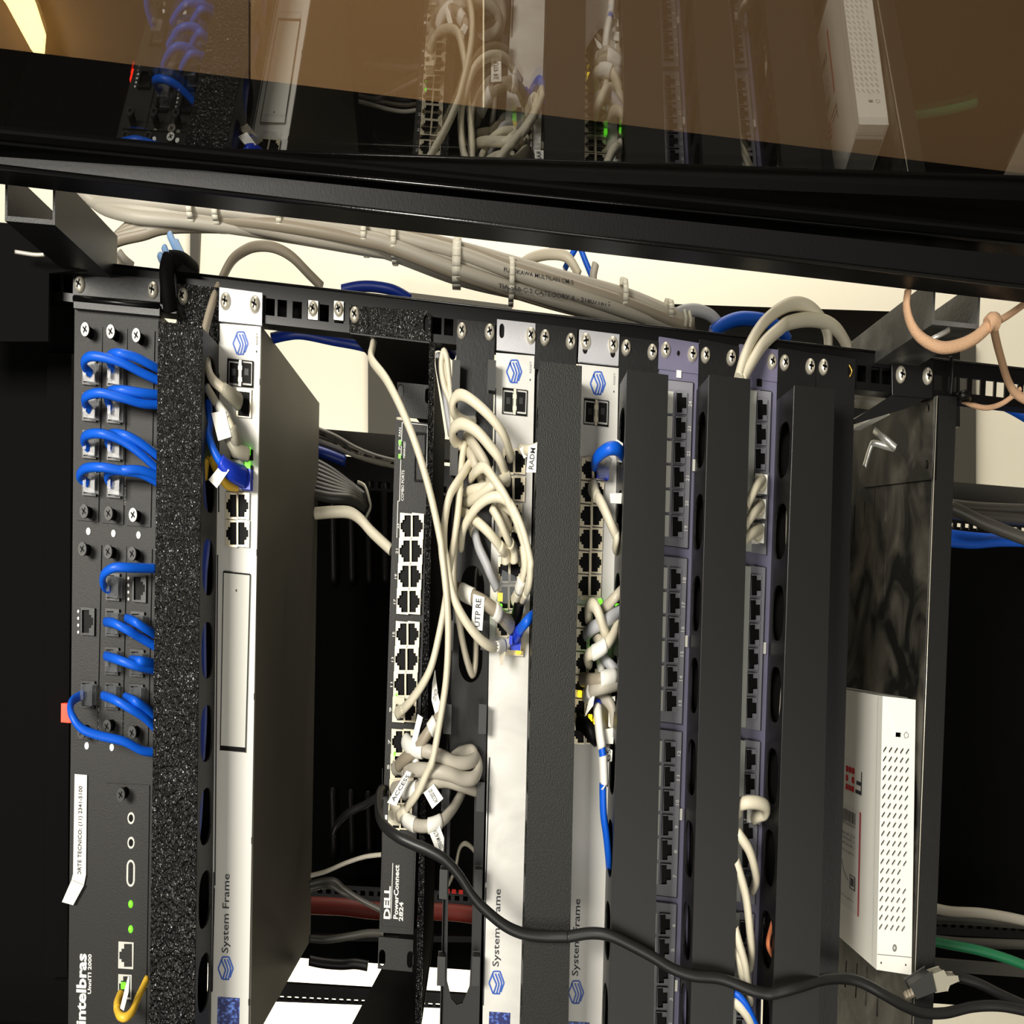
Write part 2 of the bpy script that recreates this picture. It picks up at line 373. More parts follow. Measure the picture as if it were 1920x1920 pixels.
for (a, b_) in (((-90, 258), (2010, 466)), ((-90, 293), (2010, 506))):
    mb = MB(); mb.tube([at_g(a[0], a[1], 1.6), at_g(b_[0], b_[1], 1.6)], 1.1, 'frame_gloss', n=8, smooth_path=False); mb.build('frame_edge', door)
mb = MB(); mb.tube([at(-90, 302, -129), at(2010, 548, -129)], 1.4, 'frame_gloss', n=8, smooth_path=False); mb.build('post_edge', cab)
mb = MB(); mb.quad([(-60, -80), (30, -70), (62, -2), (81, 58), (78, 96), (58, 92), (10, 4)], 200, 6, 'lamp_warm'); tag(mb.build('wall_lamp'), 'bright warm lamp seen through the glass door at its corner', 'lamp')
# ------------------------------------------------------------------ shared fittings
def screw(x, y, d, parent, m='nickel', r=5.2, name='screw'):
    mb = MB(); c = at(x, y, d); mb.disc(c, r, .4, m, dome=3.0, n=18)
    k = k_at(x, y, d); a = random.uniform(0, 1.5)
    for q in (a, a + math.pi / 2):
        dx, dy = math.cos(q) * r * .5 * SQ, math.sin(q) * r * .5; nx, ny = -math.sin(q) * .7 * SQ, math.cos(q) * .7; z = V((0, 0, -3.25))
        mb.flat([c + V((dx + nx, dy + ny, 0)) + z, c + V((-dx + nx, -dy + ny, 0)) + z, c + V((-dx - nx, -dy - ny, 0)) + z, c + V((dx - nx, dy - ny, 0)) + z], 'portblack')
    return mb.build(name, parent)
def thumb(x, y, parent, top='grey_print'):
    mb = MB(); c = at(x, y, -12); c.z = 0; mb.disc(c, 3.4, 11, 'portblack', n=18); mb.disc(c + V((0, 0, -9.5)), 4.1, 2.5, 'panel', n=18, top=top)
    for q in (.6, .6 + math.pi / 2):
        dx, dy = math.cos(q) * 2.4 * SQ, math.sin(q) * 2.4; nx, ny = -math.sin(q) * .5 * SQ, math.cos(q) * .5; z = V((0, 0, -12.15))
        mb.flat([c + V((dx + nx, dy + ny, 0)) + z, c + V((-dx + nx, -dy + ny, 0)) + z, c + V((-dx - nx, -dy - ny, 0)) + z, c + V((dx - nx, dy - ny, 0)) + z], 'portblack')
    return mb.build('thumbscrew', parent)
def jack(x, y, w, h, d, parent, frame='cage', side=1, tooth=True, name='port', rim=2):
    # socket: rim with an RJ45 shaped opening, the latch notch towards +x (side 1) or -x (side -1)
    mb = MB(); P = lambda u, v: at(x + side * u * w / 2, y + v * h / 2, d) ; s = side
    hole = [(-.86, -.86), (.25, -.86), (.25, -.5), (.6, -.5), (.6, -.28), (.9, -.28), (.9, .28), (.6, .28), (.6, .5), (.25, .5), (.25, .86), (-.86, .86)]
    if not tooth: hole = [(-.84, -.84), (.84, -.84), (.84, .84), (-.84, .84)]
    if name == 'keystone_port': hole = [(-.88, -.9), (.1, -.9), (.1, -.5), (.88, -.5), (.88, .5), (.1, .5), (.1, .9), (-.88, .9)]
    hp = [P(*q) for q in hole]
    mb.prism(rr(x, y, w, h, d), V((0, 0, rim)), frame, [[p for p in hp]], side='portblack')
    mb.prism(rr(x, y, w * .98, h * .98, d + rim * .8), V((0, 0, .3)), 'portblack')
    for i in range(0): mb.tube([P(-.7, -.45 + .3 * i) + V((0, 0, rim * .6)), P(-.15, -.45 + .3 * i) + V((0, 0, rim * .7))], .22, 'gold', n=4, smooth_path=False) if tooth and frame != 'module' else None
    return mb.build(name, parent)
def hexlogo(mb, x, y, w, h, d, m='blue_print', t=3.0):
    P = lambda pts: [(x - w / 2 + u * w, y - h / 2 + v * h) for u, v in pts]
    for q in ([(.3, 0), (0, .52), (.27, 1)], [(.3, 0), (.72, 0), (1, .52), (.78, .93)], [(.22, .1), (.3, .28), (.5, .58), (.3, 1.0)], [(.42, .1), (.58, .38), (.67, .58), (.5, 1)], [(.62, .1), (.8, .42), (.84, .58), (.68, 1)], [(.3, 1), (.74, 1)]):
        mb.stroke(P(q), t, m, d - .15)
# ------------------------------------------------------------------ the telephone gateway at the top of the rack
gw = thing('telephone_gateway', 'black telephone exchange with thumbscrewed modules and blue cords at the rack top', 'telephone exchange', at(215, 1200))
mb = MB(); mb.quad([(140, 572), (298, 587), (281, 2010), (127, 2010)], 0, 60, 'panel')
mb.text('intelbras', 152.5, 1854, 132, 18, 0, 'white_print'); mb.text('UnniTI 2000', 168, 1826, 74, 6.5, 0, 'white_print')
for t, x, y, l in (('DIGITAL TRUNK', 182.5, 945, 36), ('ANALOG TRUNK', 233, 915, 60), ('DIGITAL TRUNK', 183, 1327, 74), ('ANALOG TRUNK', 229.5, 1336, 76), ('RAMAL 1-4', 276, 1341, 78), ('Online', 233, 1695, 28), ('Status', 233, 1740, 26), ('WAN', 221, 1786, 20), ('RAMAL 1-4', 184, 860, 130)): mb.text(t, x, y, l, 4.2, 0, 'white_print')
mb.build('front_panel', gw)
mb = MB(); mb.quad([(137, 507), (300, 523), (300, 566), (137, 552)], -1, 3, 'ear_black'); mb.quad([(138, 562), (299, 577), (299, 592), (138, 577)], -6, 6, 'ear_black'); mb.tube([at(138, 560, -5), at(299, 575, -5)], 2, 'rail', smooth_path=False)
mb.quad([(138, 556), (299, 571), (299, 579), (138, 564)], -5.5, 5, 'frame_mid'); mb.build('mounting_ear', gw)
screw(150, 533, -1, gw); screw(287, 544, -1, gw)
for x0, x1, y0, y1 in ((147, 192, 608, 975), (193, 239, 611, 980), (240, 290, 616, 985), (145, 190, 1018, 1386), (192, 237, 1021, 1390), (238, 285, 1025, 1395), (197, 280, 1468, 2000)):
    mb = MB(); mb.quad([(x0, y0), (x1, y0 + 4), (x1 - 8, y1 + 3), (x0 - 3, y1)], -1.2, 1.2, 'panel')
    MB.build(mb, 'module_cover', gw)
thp = [(159, 617, 1), (207, 621, 1), (255, 628, 1), (157, 958, 0), (203, 962, 0), (249, 965, 1), (154, 1029, 0), (202, 1034, 0), (247, 1038, 0), (152, 1372, 0), (200, 1362, 0), (247, 1374, 0), (226, 1490, 0)]
for x, y, b_ in thp: thumb(x, y, gw, 'insert' if b_ else 'finger')
for x, y in ((166, 996), (213, 1000), (260, 1003), (163, 1398), (210, 1401), (256, 1403)):
    mb = MB(); mb.disc(at(x, y, 0), 2.2, .6, 'white_print'); mb.build('white_dot', gw)
gports = [(162 + 1, y) for y in (695, 763, 833, 903)] + [(209, y + 4) for y in (695, 763, 833, 903)] + [(160, 1165), (207, 1100), (257, 1103), (206, 1167), (253, 1172), (205, 1239), (252, 1243), (160, 1302), (205, 1305), (251, 1308)]
for x, y in gports:
    mb = MB()
    j = jack(x + 4, y, 24, 50, -3.6, gw, 'ear_black', 1, rim=2.4)
for x, y in ((163, 1165), (257, 1103)):
    for k in range(4):
        mb = MB(); mb.disc(at(x - 16, y - 19 + 13 * k, -1.3), 1.0, .5, 'white_print', n=8); mb.build('indicator', gw)
jack(236, 1791, 27, 50, -1.6, gw, 'insert', -1); jack(234, 1850, 24, 46, -1.6, gw, 'insert', -1)
for y in (1533, 1579):
    mb = MB(); o = at(247, y, 0); mb.disc(o, 3.6, 1.6, 'insert'); mb.disc(o + V((0, 0, -1.65)), 2.3, .1, 'portblack'); mb.text('B', 233, y, 8, 6, -.1, 'grey_print'); mb.build('audio_socket', gw)
mb = MB(); mb.prism(rslot(245, 1637, 15, 50, -1.4), V((0, 0, 3)), 'insert', [rslot(245, 1637, 9, 42, -1.4)]); mb.rect(246, 1637, 5, 38, -1.2, 1, 'cage'); mb.build('usb_socket', gw)
for y in (1694, 1741):
    mb = MB(); mb.disc(at(246, y, 0), 2.6, .8, 'led_green', dome=1.4); mb.build('status_light', gw)
MB().rect(231, 1848, 8, 12, -2.2, .8, 'led_green').build('port_light', gw)
# paper label on the gateway
mb = MB(); mb.quad([(140, 1451), (163, 1453), (161, 1640), (137, 1638)], -1.4, .5, 'tag'); q = [(137, 1638), (161, 1640), (158, 1658), (134, 1653)]
mb.quad([(137, 1638), (161, 1640), (157, 1660), (134, 1650)], -1.9, .5, 'tag'); mb.quad([(134, 1650), (157, 1660), (137, 1697), (116, 1691)], -3.5, .5, 'tag')
mb.text('SUPORTE TECNICO: (11) 2341-5100', 150.5, 1568, 185, 8.5, -1.6, 'dark_print'); tag(mb.build('paper_label'), 'white paper strip with a support telephone number, peeling at one end', 'label')
# ------------------------------------------------------------------ horizontal cable managers with a front cover
def wall(p0, p1, dep, m, holes, th=1.0, mb=None):      # side wall behind the edge p0 - p1 (pixels at depth d), holes = (y0, y1) pixel spans
    return
def manager(name, label, ear, face, d, side, slots, m, em, screws, slot_z=(.16, .84), ears2=None, group='cable managers with a flat black front cover'):
    t = thing(name, label, 'cable manager', at((face[0][0] + face[1][0]) / 2, 1250), group)
    mb = MB(); fp = [at(x, y, d) for x, y in face]; mb.prism(fp, V((0, 0, 1.3)), m); mb.build('front_cover', t, bevel=.0004)
    # side walls in planes through the cover's long edges
    for sd in (0, 1):
        a, b_ = (fp[0], fp[3]) if sd == 0 else (fp[1], fp[2]); dv = (b_ - a); Ln = dv.y; dep = -d
        P = lambda tt, z: a + dv * tt + V((0, 0, z + 1.3))
        outer = [P(0, 0), P(1, 0), P(1, dep - 1.3), P(0, dep - 1.3)]; hs = []
        if sd == side:
            for y0, y1 in slots:
                t0 = (at(face[0][0], y0, d * .6).y - a.y) / Ln; t1 = (at(face[0][0], y1, d * .6).y - a.y) / Ln
                if t1 > .995: continue
                zc, zr = dep * sum(slot_z) / 2, dep * (slot_z[1] - slot_z[0]) / 2; h = []
                for i in range(20):
                    q = 2 * math.pi * i / 20; cx = math.copysign(abs(math.cos(q)) ** .75, math.cos(q)); sx = math.copysign(abs(math.sin(q)) ** .75, math.sin(q))
                    h.append(P((t0 + t1) / 2 + (t1 - t0) / 2 * cx, zc + zr * sx))
                hs.append(h)
        mb = MB(); mb.prism(outer, V((1.0 if sd == 0 else -1.0, 0, 0)), m if m != 'textured' else 'duct', hs); mb.build('side_wall', t)
    mb = MB(); mb.quad(ear, -1, 2, em); bx = [(ear[0][0] - 2, face[0][1]), (ear[1][0] + 2, face[1][1]), (ear[1][0] - 27, 2030), (ear[0][0] - 33, 2030)]
    hs = []
    mb.build('mounting_ear', t, bevel=.0003); mb = MB(); mb.quad(bx, 1, 1.5, 'void'); mb.build('back_plate', t)
    for x, y in screws: screw(x, y, -1, t)
    return t
slot_r = lambda y0, st, ln, n: [(y0 + st * i, y0 + st * i + ln) for i in range(n)]
manager('cable_manager', 'cable manager with coarse textured cover right under the telephone exchange', [(332, 532), (411, 540), (411, 640), (332, 632)], [(298, 603), (378, 613), (362, 2040), (280, 2030)], -45, 1,
        [(660, 790)] + slot_r(848, 157.5, 108, 9), 'textured', 'textured', [(343, 555)])
manager('cable_manager', 'cable manager with wide grained black cover between two silver switches', [(1006, 607), (1082, 616), (1079, 700), (1002, 690)], [(1013, 678), (1090, 687), (1062, 2040), (976, 2040)], -45, 0,
        slot_r(760, 156, 108, 9), 'duct', 'ear_black', [(1022, 633), (1070, 640)])
manager('cable_manager', 'cable manager with smooth black cover left of the light inserts of the patch panel', [(1164, 631), (1233, 640), (1232, 730), (1160, 720)], [(1177, 694), (1252, 704), (1221, 2040), (1139, 2040)], -45, 0,
        slot_r(762, 155.5, 108, 9), 'duct_plain', 'ear_black', [(1174, 652), (1223, 660)])
manager('cable_manager', 'cable manager with smooth black cover between the two purple patch panels', [(1313, 636), (1384, 650), (1383, 745), (1309, 735)], [(1331, 703), (1406, 712), (1370, 2040), (1292, 2040)], -45, 0,
        slot_r(770, 154.5, 106, 9), 'duct_plain', 'ear_black', [(1323, 666), (1371, 671)])
manager('cable_manager', 'cable manager with black cover right of both patch panels', [(1461, 652), (1530, 664), (1528, 760), (1457, 750)], [(1491, 723), (1564, 731), (1530, 2040), (1445, 2040)], -45, 0,
        slot_r(789, 154, 106, 9), 'duct_plain', 'ear_black', [(1471, 680), (1519, 687)])
bp = thing('blank_panel', 'narrow flat black blanking panel beside the last cable manager', 'blank panel', at(1580, 1250))
mb = MB(); mb.quad([(1532, 663), (1603, 674), (1565, 2030), (1490, 2030)], -1, 2, 'ear_black'); mb.build('panel_face', bp, bevel=.0004)
screw(1544, 688, -1, bp); mb = MB(); mb.prism(rslot(1594, 694, 9, 26, -1.2), V((0, 0, .4)), 'portblack'); mb.build('ear_slot', bp); MB().tube([at(1592, 684, -2), at(1597, 696, -2), at(1593, 706, -2)], .8, 'gold', n=6).build('clip_nut', bp)
# ------------------------------------------------------------------ open finger duct manager
fd = thing('finger_duct', 'open black cable panel with side fingers between the dark switch and a silver one', 'cable manager', at(880, 1250))
P0 = [(857, 598), (928, 606), (928, 740), (918, 1960), (905, 2010), (822, 2010), (826, 1940), (846, 1400), (854, 740)]
mb = MB(); win1 = rslot(884, 1170, 44, 218, -1); win2 = [at(x, y, -1) for x, y in ((846, 1470), (890, 1470), (888, 1600), (884, 1780), (880, 1850), (868, 1880), (856, 1884), (846, 1872), (838, 1840), (840, 1700))]
mb.quad([(857, 598), (928, 606), (903, 2010), (822, 2010)], -1, 2, 'ear_black', [win1, win2]); mb.build('panel_face', fd)
screw(866, 620, -1, fd); screw(918, 622.5, -1, fd)
for y in (677, 837, 1165, 1322, 1468, 1632, 1795):
    f_ = (y - 677) / 1118
    for x in (855 - 28 * f_, 922 - 30 * f_):
        if y == 837 and x > 900: continue
        MB().rect(x, y + 26, 11, 52, -14, 13, 'finger').build('finger', fd, bevel=.0006)
MB().tube([at(855, 740, -3), at(826, 1990, -3)], .8, 'frame_mid', n=6, smooth_path=False).build('panel_edge', fd)
# ------------------------------------------------------------------ silver switches
def silver_switch(label, face, ear, screws, slots, logo, blogo, sfp, m='silver', marks=None, chassis=None):
    t = thing('network_switch', label, 'switch', at((face[0][0] + face[1][0]) / 2, 1250), 'silver rack switches')
    mb = MB(); mb.quad(face, -1, 3, m); x, y = logo; hexlogo(mb, x, y, 28, 42, -1)
    mb.text('RESET', x + 31, y - 8, 22, 3.4, -1, 'grey_print'); mb.disc(at(x + 30, y + 16, -1), .7, .2, 'dark_print', n=8)
    x, y = blogo; hexlogo(mb, x, y, 28, 42, -1)
    mb.text('System Frame', x + 2, y - 102.5, 148, 16, -1, 'dark_print')
    for a, b_ in marks or (): mb.stroke([a, b_], 2.6, 'dark_print', -1.15)
    mb.rect(x + 5, y + 93, 40, 76, -1.3, .4, 'screen'); mb.build('face_plate', t)
    mb = MB(); hs = [rslot(sx, sy, 9, 27, -2) for sx, sy in slots]; mb.quad(ear, -2, 2.5, 'ear_silver', hs); mb.build('mounting_ear', t, bevel=.0005)
    for sx, sy in slots: MB().prism(rslot(sx, sy, 10, 29, .2), V((0, 0, .3)), 'portblack').build('slot_back', t)
    for sx, sy in screws: screw(sx, sy, -2, t, r=5.4)
    x, y = sfp
    bq = [at(face[0][0] + 1, face[0][1], 2), at(face[1][0] + (3 if m == 'silver' else 1), face[1][1], 2), at(face[2][0] + 1, 1990, 2), at(face[3][0] + 1, 1990, 2)]
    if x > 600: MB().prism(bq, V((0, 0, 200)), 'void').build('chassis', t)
    x, y = sfp
    mb = MB(); hs = [rr(x - 12.5, y, 19, 44, -3), rr(x + 12.5, y, 19, 44, -3)]; mb.rect(x, y, 46, 48, -2.6, 2.6, 'portblack', hs); mb.rect(x, y, 44, 47, -.8, .3, 'portblack'); mb.rect(x, y, 4.5, 47, -3.2, .8, 'cage')
    for q in (-10, 12): mb.rect(x, y + q, 7, 8, -3.4, .6, 'cage')
    for q in (-1, 1): mb.rect(x + 12 * q, y, 15, 36, -2, .6, 'portblack'); mb.rect(x + 12 * q, y - 2, 7, 12, -2.2, .2, 'black')
    mb.build('fibre_ports', t)
    return t
s1 = silver_switch('silver rack switch with deep grey body nearest the textured cable manager', [(411, 606), (489, 612), (464, 2010), (389, 2005)], [(413, 540), (490, 550), (489, 608), (412, 600)],
    [(423, 565), (478, 571)], [], (451, 643), (423, 1815), (450, 699), marks=[((408, 1040), (403, 1660)), ((402, 1665), (397, 1860)), ((410, 700), (410, 960)), ((401, 1635), (398, 1858))])
a_r = at(489, 612, 2).x; mb = MB(); c0 = at(488, 607, 1); c1 = at(466, 1972, 1); dz = 255
x1 = at(598, 757, 256)
mb.prism([at(489, 609, 1), at(469, 1965, 1), V((at(469, 1965, 1).x - 22, at(469, 1965, 1).y, 1)), V((at(489, 609, 1).x - 22, at(489, 609, 1).y, 1))], V((0, 0, 255)), 'chassis'); mb.build('chassis', s1)
for y in (710, 1030, 1300, 1570, 1873): MB().tube([at(489 - (y - 612) * .018, y, -1.5), at(489 - (y - 612) * .018, y + 12, -1.5)], .4, 'portblack', n=5, smooth_path=False).build('seam_screw', s1)
s2 = silver_switch('silver rack switch with wavy face print, busy with white cords at its middle', [(930, 661), (1003, 667), (975, 2010), (896, 2010)], [(932, 598), (1004, 606), (1003, 664), (931, 656)],
    [(995, 629)], [(941, 620)], (964, 696), (931, 1842), (965, 753), 'silver_wavy', marks=[((929, 727), (927, 1000)), ((918, 1420), (911, 1655)), ((911, 1664), (906, 1885))])
s3 = silver_switch('silver rack switch with blue cord and white tagged cords, beside the smooth cable manager', [(1085, 682), (1160, 690), (1132, 2010), (1054, 2010)], [(1088, 619), (1160, 628), (1158, 684), (1086, 676)],
    [(1098, 640), (1149, 646)], [], (1121, 718), (1080, 1860), (1118, 773), 'silver')
for x, y in ((1097, 655), (1149, 662)): MB().prism(rslot(x, y, 9, 16, -2.2), V((0, 0, .3)), 'portblack').build('ear_slot', s3)
# switch 1: bay cover, ports
mb = MB(); mb.quad([(419, 1072), (469, 1077), (460, 1411), (413, 1407)], -2, 2, 'insert'); mb.stroke([(419, 1072), (469, 1077)], 3, 'portblack', -2.2); mb.stroke([(413, 1402), (460, 1406)], 9, 'portblack', -2.2)
for a, b_ in (((419, 1072), (413, 1407)), ((469, 1077), (460, 1411))): mb.stroke([a, b_], 1.6, 'portblack', -2.2)
mb.disc(at(443, 1107, -2.1), .8, .2, 'dark_print', n=8); mb.build('bay_cover', s1)
for i, y in enumerate((948, 1000)):
    for j, x in enumerate((434, 456)): jack(x, y, 22, 49, -3, s1, 'cage', 1 if j else -1)
mb = MB(); mb.rect(457, 755, 26, 52, -3, 2.5, 'cage'); mb.rect(457, 757, 20, 44, -3.4, .6, 'portblack'); mb.build('console_port', s1)
for y, x in ((845, 464), (872, 464)): MB().rect(x, y, 9, 14, -4, 1.2, 'led_green').build('port_light', s1)
for x0, y0, x1_, y1 in ((433, 840, 474, 860), (433, 870, 474, 895)): MB().quad([(x0, y0), (x1_, y0 + 3), (x1_, y1 + 3), (x0, y1)], -2.6, 2, 'portblack').build('port', s1)
# switch 2: port block mostly under the cords
for i in range(7):
    y = 865 + i * 51; x = 960 - i * 1.2
    for q in (-1, 1): jack(x + 11 * q + (4 if i < 2 else 0), y, 21, 47, -3, s2, 'cage', q)
MB().rect(964, 1224, 34, 10, -4, 1.5, 'cage').build('port_frame', s2)
for x, y, m_ in ((938, 1119, 'led_yellow'), (937, 1140, 'led_green'), (972, 1165, 'led_yellow'), (972, 1218, 'led_yellow')): MB().rect(x, y, 9, 16, -8, 2, m_).build('port_light', s2)
# switch 3: 12 rows of two ports
for i in range(12):
    y = 879 + 43.8 * i + (14 if i > 5 else 0); x = 1112 - i * 1.35
    for q in (-1, 1): jack(x + 11.5 * q, y, 21, 41, -3, s3, 'cage', q)
MB().quad([(1099, 856), (1136, 860), (1136, 868), (1099, 864)], -3.5, 2, 'cage').build('port_frame', s3)
mb = MB(); mb.quad([(1111, 868), (1114, 868), (1107, 1118), (1103, 1118)], -5, 2, 'cage'); mb.quad([(1088, 1117), (1128, 1120), (1128, 1128), (1088, 1124)], -4.5, 2, 'cage'); mb.build('port_frame', s3)
for x, y, m_ in ((1087, 1301, 'led_yellow'), (1107, 1346, 'led_yellow'), (1117, 1352, 'led_yellow'), (1111, 1218, 'led_green'), (1126, 1130, 'led_green'), (1157, 1138, 'led_green')): MB().rect(x, y, 7, 13, -7, 2, m_).build('port_light', s3)
MB().quad([(1072, 1332), (1077, 1332), (1076, 1380), (1071, 1380)], -6, 4, 'portblack').build('edge_clip', s3)
# ------------------------------------------------------------------ dark switch on its shelf
sh = thing('equipment_shelf', 'speckled black two unit shelf under the dark switch', 'shelf', at(800, 1250))
mb = MB(); mb.prism([at(657, 571, -1), at(680, 574, -1), at(800, 583, -1), at(808, 590, -1), at(808, 640, -1), at(655, 622, -1)], V((0, 0, 2)), 'textured', [rslot(799, 606, 10, 30, -1)]); mb.build('mounting_ear', sh)
MB().prism(rslot(799, 606, 12, 32, 1.5), V((0, 0, .4)), 'portblack').build('slot_back', sh); screw(665, 590, -1, sh, r=5)
MB().quad([(805, 640), (816, 642), (788, 2010), (777, 2010)], -1, 2, 'speckle').build('front_lip', sh)
ax = at(812, 655, 0).x
def aplane(q, a_of, th, m): pass
p0, p1 = at(811, 655, 0), at(780, 1990, 0)
mb = MB(); mb.prism([p0, p1, p1 + V((0, -14, 235)), p0 + V((0, 14, 235))], V((-1.2, 0, 0)), 'void'); mb.build('shelf_plate', sh)
q0, q1 = at(657, 622, 0), at(808, 640, 0)
mb = MB(); mb.prism([q0, q1, q1 + V((0, 14, 235)), q0 + V((30, 14, 235))], V((0, 1.2, 0)), 'black'); mb.build('side_flange', sh)
q0, q1 = at(640, 1960, 0), at(783, 1975, 0)
mb = MB(); mb.prism([q0, q1, q1 + V((0, -14, 235)), q0 + V((22, -14, 235))], V((0, -1.2, 0)), 'black'); mb.build('side_flange', sh)
dl = thing('network_switch', 'dark grey 24 port switch with a column of silver sockets lying on the speckled shelf', 'switch', at(765, 1300, 30))
D0 = 22
mb = MB(); mb.quad([(742, 786), (806, 794), (775, 1752), (711, 1748)], D0, 130, 'panel')
mb.text('DELL', 726, 1692, 62, 12, D0, 'white_print'); mb.text('PowerConnect', 743, 1672, 102, 9, D0, 'white_print'); mb.text('2824', 752, 1709, 36, 8, D0, 'white_print')
mb.stroke([(736.5, 1618), (733, 1722)], 1.2, 'white_print', D0 - .2); mb.stroke([(754, 792), (802, 797), (799, 910)], 1.2, 'white_print', D0 - .2); mb.stroke([(754, 792), (749, 939), (746, 939), (744, 1008)], 1.2, 'white_print', D0 - .2)
mb.text('COMBO PORTS', 755, 910, 56, 5, D0, 'white_print'); mb.text('MANAGED', 758, 843, 30, 4, D0, 'white_print'); mb.text('PWR  FAN', 749.5, 822, 40, 4, D0, 'white_print')
mb.stroke([(717, 1440), (716, 1735), (772, 1741), (778, 1560)], 1.0, 'black', D0 - .2)
for i in range(12):
    y = 986 + 47.2 * i + (14 if i > 3 else 0) + (13 if i > 7 else 0); x = 746 - i * 2.0
    mb.text(str(23 - 2 * i), x, y, 9, 4.2, D0, 'white_print'); mb.text(str(24 - 2 * i), x + 49, y, 9, 4.2, D0, 'white_print')
mb.build('housing', dl, bevel=.0006)
for i in range(12):
    y = 986 + 47.2 * i + (14 if i > 3 else 0) + (13 if i > 7 else 0); x = 772 - i * 2.0
    for q in (-1, 1): jack(x + 11 * q, y, 22, 47, D0 - 3, dl, 'cage', q, rim=3)
for y in (833, 880): jack(788 - (y - 833) * .03, y, 19, 45, D0 - 1.5, dl, 'portblack', 1, tooth=False)
for x, y in ((749.5, 829), (749, 855), (743, 1304), (740, 1413)): MB().rect(x, y, 3.5, 8, D0 - 3.4, .6, 'led_green').build('status_light', dl)
mb = MB(); mb.prism([at(745, 716, D0), at(806, 722, D0), at(805, 786, D0), at(742, 780, D0)], V((0, 0, 2)), 'panel', [rslot(751, 733, 10, 22, D0), rslot(803 - 1.5, 742, 9, 28, D0)]); mb.build('mounting_ear', dl)
MB().disc(at(751, 733, D0 + 1), 4, 1, 'finger').build('washer', dl)
mb = MB(); mb.prism([at(710, 1756, D0), at(775, 1762, D0), at(773, 1822, D0), at(708, 1816, D0)], V((0, 0, 2)), 'panel', [rslot(716.5, 1796, 12, 32, D0), rslot(769, 1799, 12, 32, D0)]); mb.build('mounting_ear', dl)
# ------------------------------------------------------------------ purple patch panels
def patch(label, ear, body, d, scr, grp):
    t = thing('patch_bay', label, 'patch panel', at((body[0][0] + body[1][0]) / 2, 1250), 'purple patch panels')
    mb = MB(); mb.quad(ear, -1, 2, 'purple'); mb.build('mounting_ear', t, bevel=.0004); mb = MB(); mb.quad(body, 0, 6, 'purple'); mb.build('panel_face', t)
    for x, y in scr: screw(x, y, -1, t)
    return t
pp1 = patch('purple patch panel with numbered empty ports and light label inserts', [(1237, 632), (1309, 644), (1308, 700), (1235, 690)], [(1236, 688), (1309, 698), (1284, 2010), (1208, 2010)], 0, [(1248, 656), (1298, 664)], 0)
MB().disc(at(1272, 662, -1.2), 1.6, .2, 'portblack', n=10).build('ear_hole', pp1); MB().rect(1273, 701, 9, 14, -1.5, 1, 'tag').build('label_clip', pp1)
mods = [(0, 0), (330.5, -9.5), (656, -20), (980, -30)]
def lines(pp, x0, y0, dy, dx):
    pass
for g, (dy, dx) in enumerate([(0, 0), (330, -11), (655, -21), (978, -31)]):
    mb = MB(); mb.quad([(1247 + dx, 710 + dy), (1300 + dx, 716 + dy), (1290 + dx, 1028 + dy), (1238 + dx, 1022 + dy)], -2, 2, 'module')
    for k in range(6):
        y = 757 + dy + 46.6 * k * (.99 if g else 1); x = 1294 + dx - 1.6 * k
        mb.text(str(24 - 6 * g - k), x, y, 10 if 24 - 6 * g - k > 9 else 6, 6.5, -2, 'white_print')
    for a, b_ in (((1247 + dx, 711 + dy), (1300 + dx, 717 + dy)), ((1300 + dx, 717 + dy), (1290 + dx, 1028 + dy)), ((1290 + dx, 1028 + dy), (1238 + dx, 1022 + dy))): mb.stroke([a, b_], 1.2, 'portblack', -2.2)
    pm = mb.build('port_module', pp1)
    for k in range(6):
        y = 757 + dy + 46.4 * k * (.99 if g else 1); x = 1276 + dx - 1.6 * k
        MB().rect(x - 21.5, y - 4, 13, 37, -4.5, 2.5, 'insert').build('label_insert', pm, bevel=.0004)
        jack(x + 2, y - 2, 21, 41, -4, pm, 'module', 1, rim=2, name='keystone_port')
pp2 = patch('purple patch panel with white cords plugged in, between the last two cable managers', [(1388, 646), (1458, 657), (1456, 715), (1385, 705)], [(1384, 703), (1457, 712), (1424, 2010), (1350, 2010)], 0, [(1398, 670), (1447, 678)], 0)
MB().rect(1424, 717, 9, 14, -1.3, .6, 'portblack').build('ear_hole', pp2)
for g, (dy, dx) in enumerate([(0, 0), (329.5, -11), (656, -21), (979, -32)]):
    mb = MB(); mb.quad([(1406 + dx, 729 + dy), (1447 + dx, 734 + dy), (1437 + dx, 1040 + dy), (1396 + dx, 1034 + dy)], -2, 2, 'module')
    for a, b_ in (((1425 + dx, 731 + dy), (1447 + dx, 734 + dy)), ((1447 + dx, 734 + dy), (1437 + dx, 1040 + dy))): mb.stroke([a, b_], 1.2, 'portblack', -2.2)
    pm = mb.build('port_module', pp2)
    MB().quad([(1407 + dx, 731 + dy), (1419 + dx, 733 + dy), (1409 + dx, 1034 + dy), (1396 + dx, 1033 + dy)], -6, 4, 'grey_strip').build('label_strip', pm)
    for k in range(6): jack(1429 + dx - 1.7 * k, 768 + dy + 46 * k, 20, 41, -4, pm, 'module', 1, rim=2, name='keystone_port')
for y, x in ((872, 1301), (1202, 1287), (1527, 1277), (1848, 1268)): MB().rect(x, y, 5, 22, -2.5, 2, 'insert').build('edge_clip', pp1)
for y, x in ((1215, 1434), (1535, 1424)): MB().rect(x, y, 5, 22, -2.5, 2, 'insert').build('edge_clip', pp2)
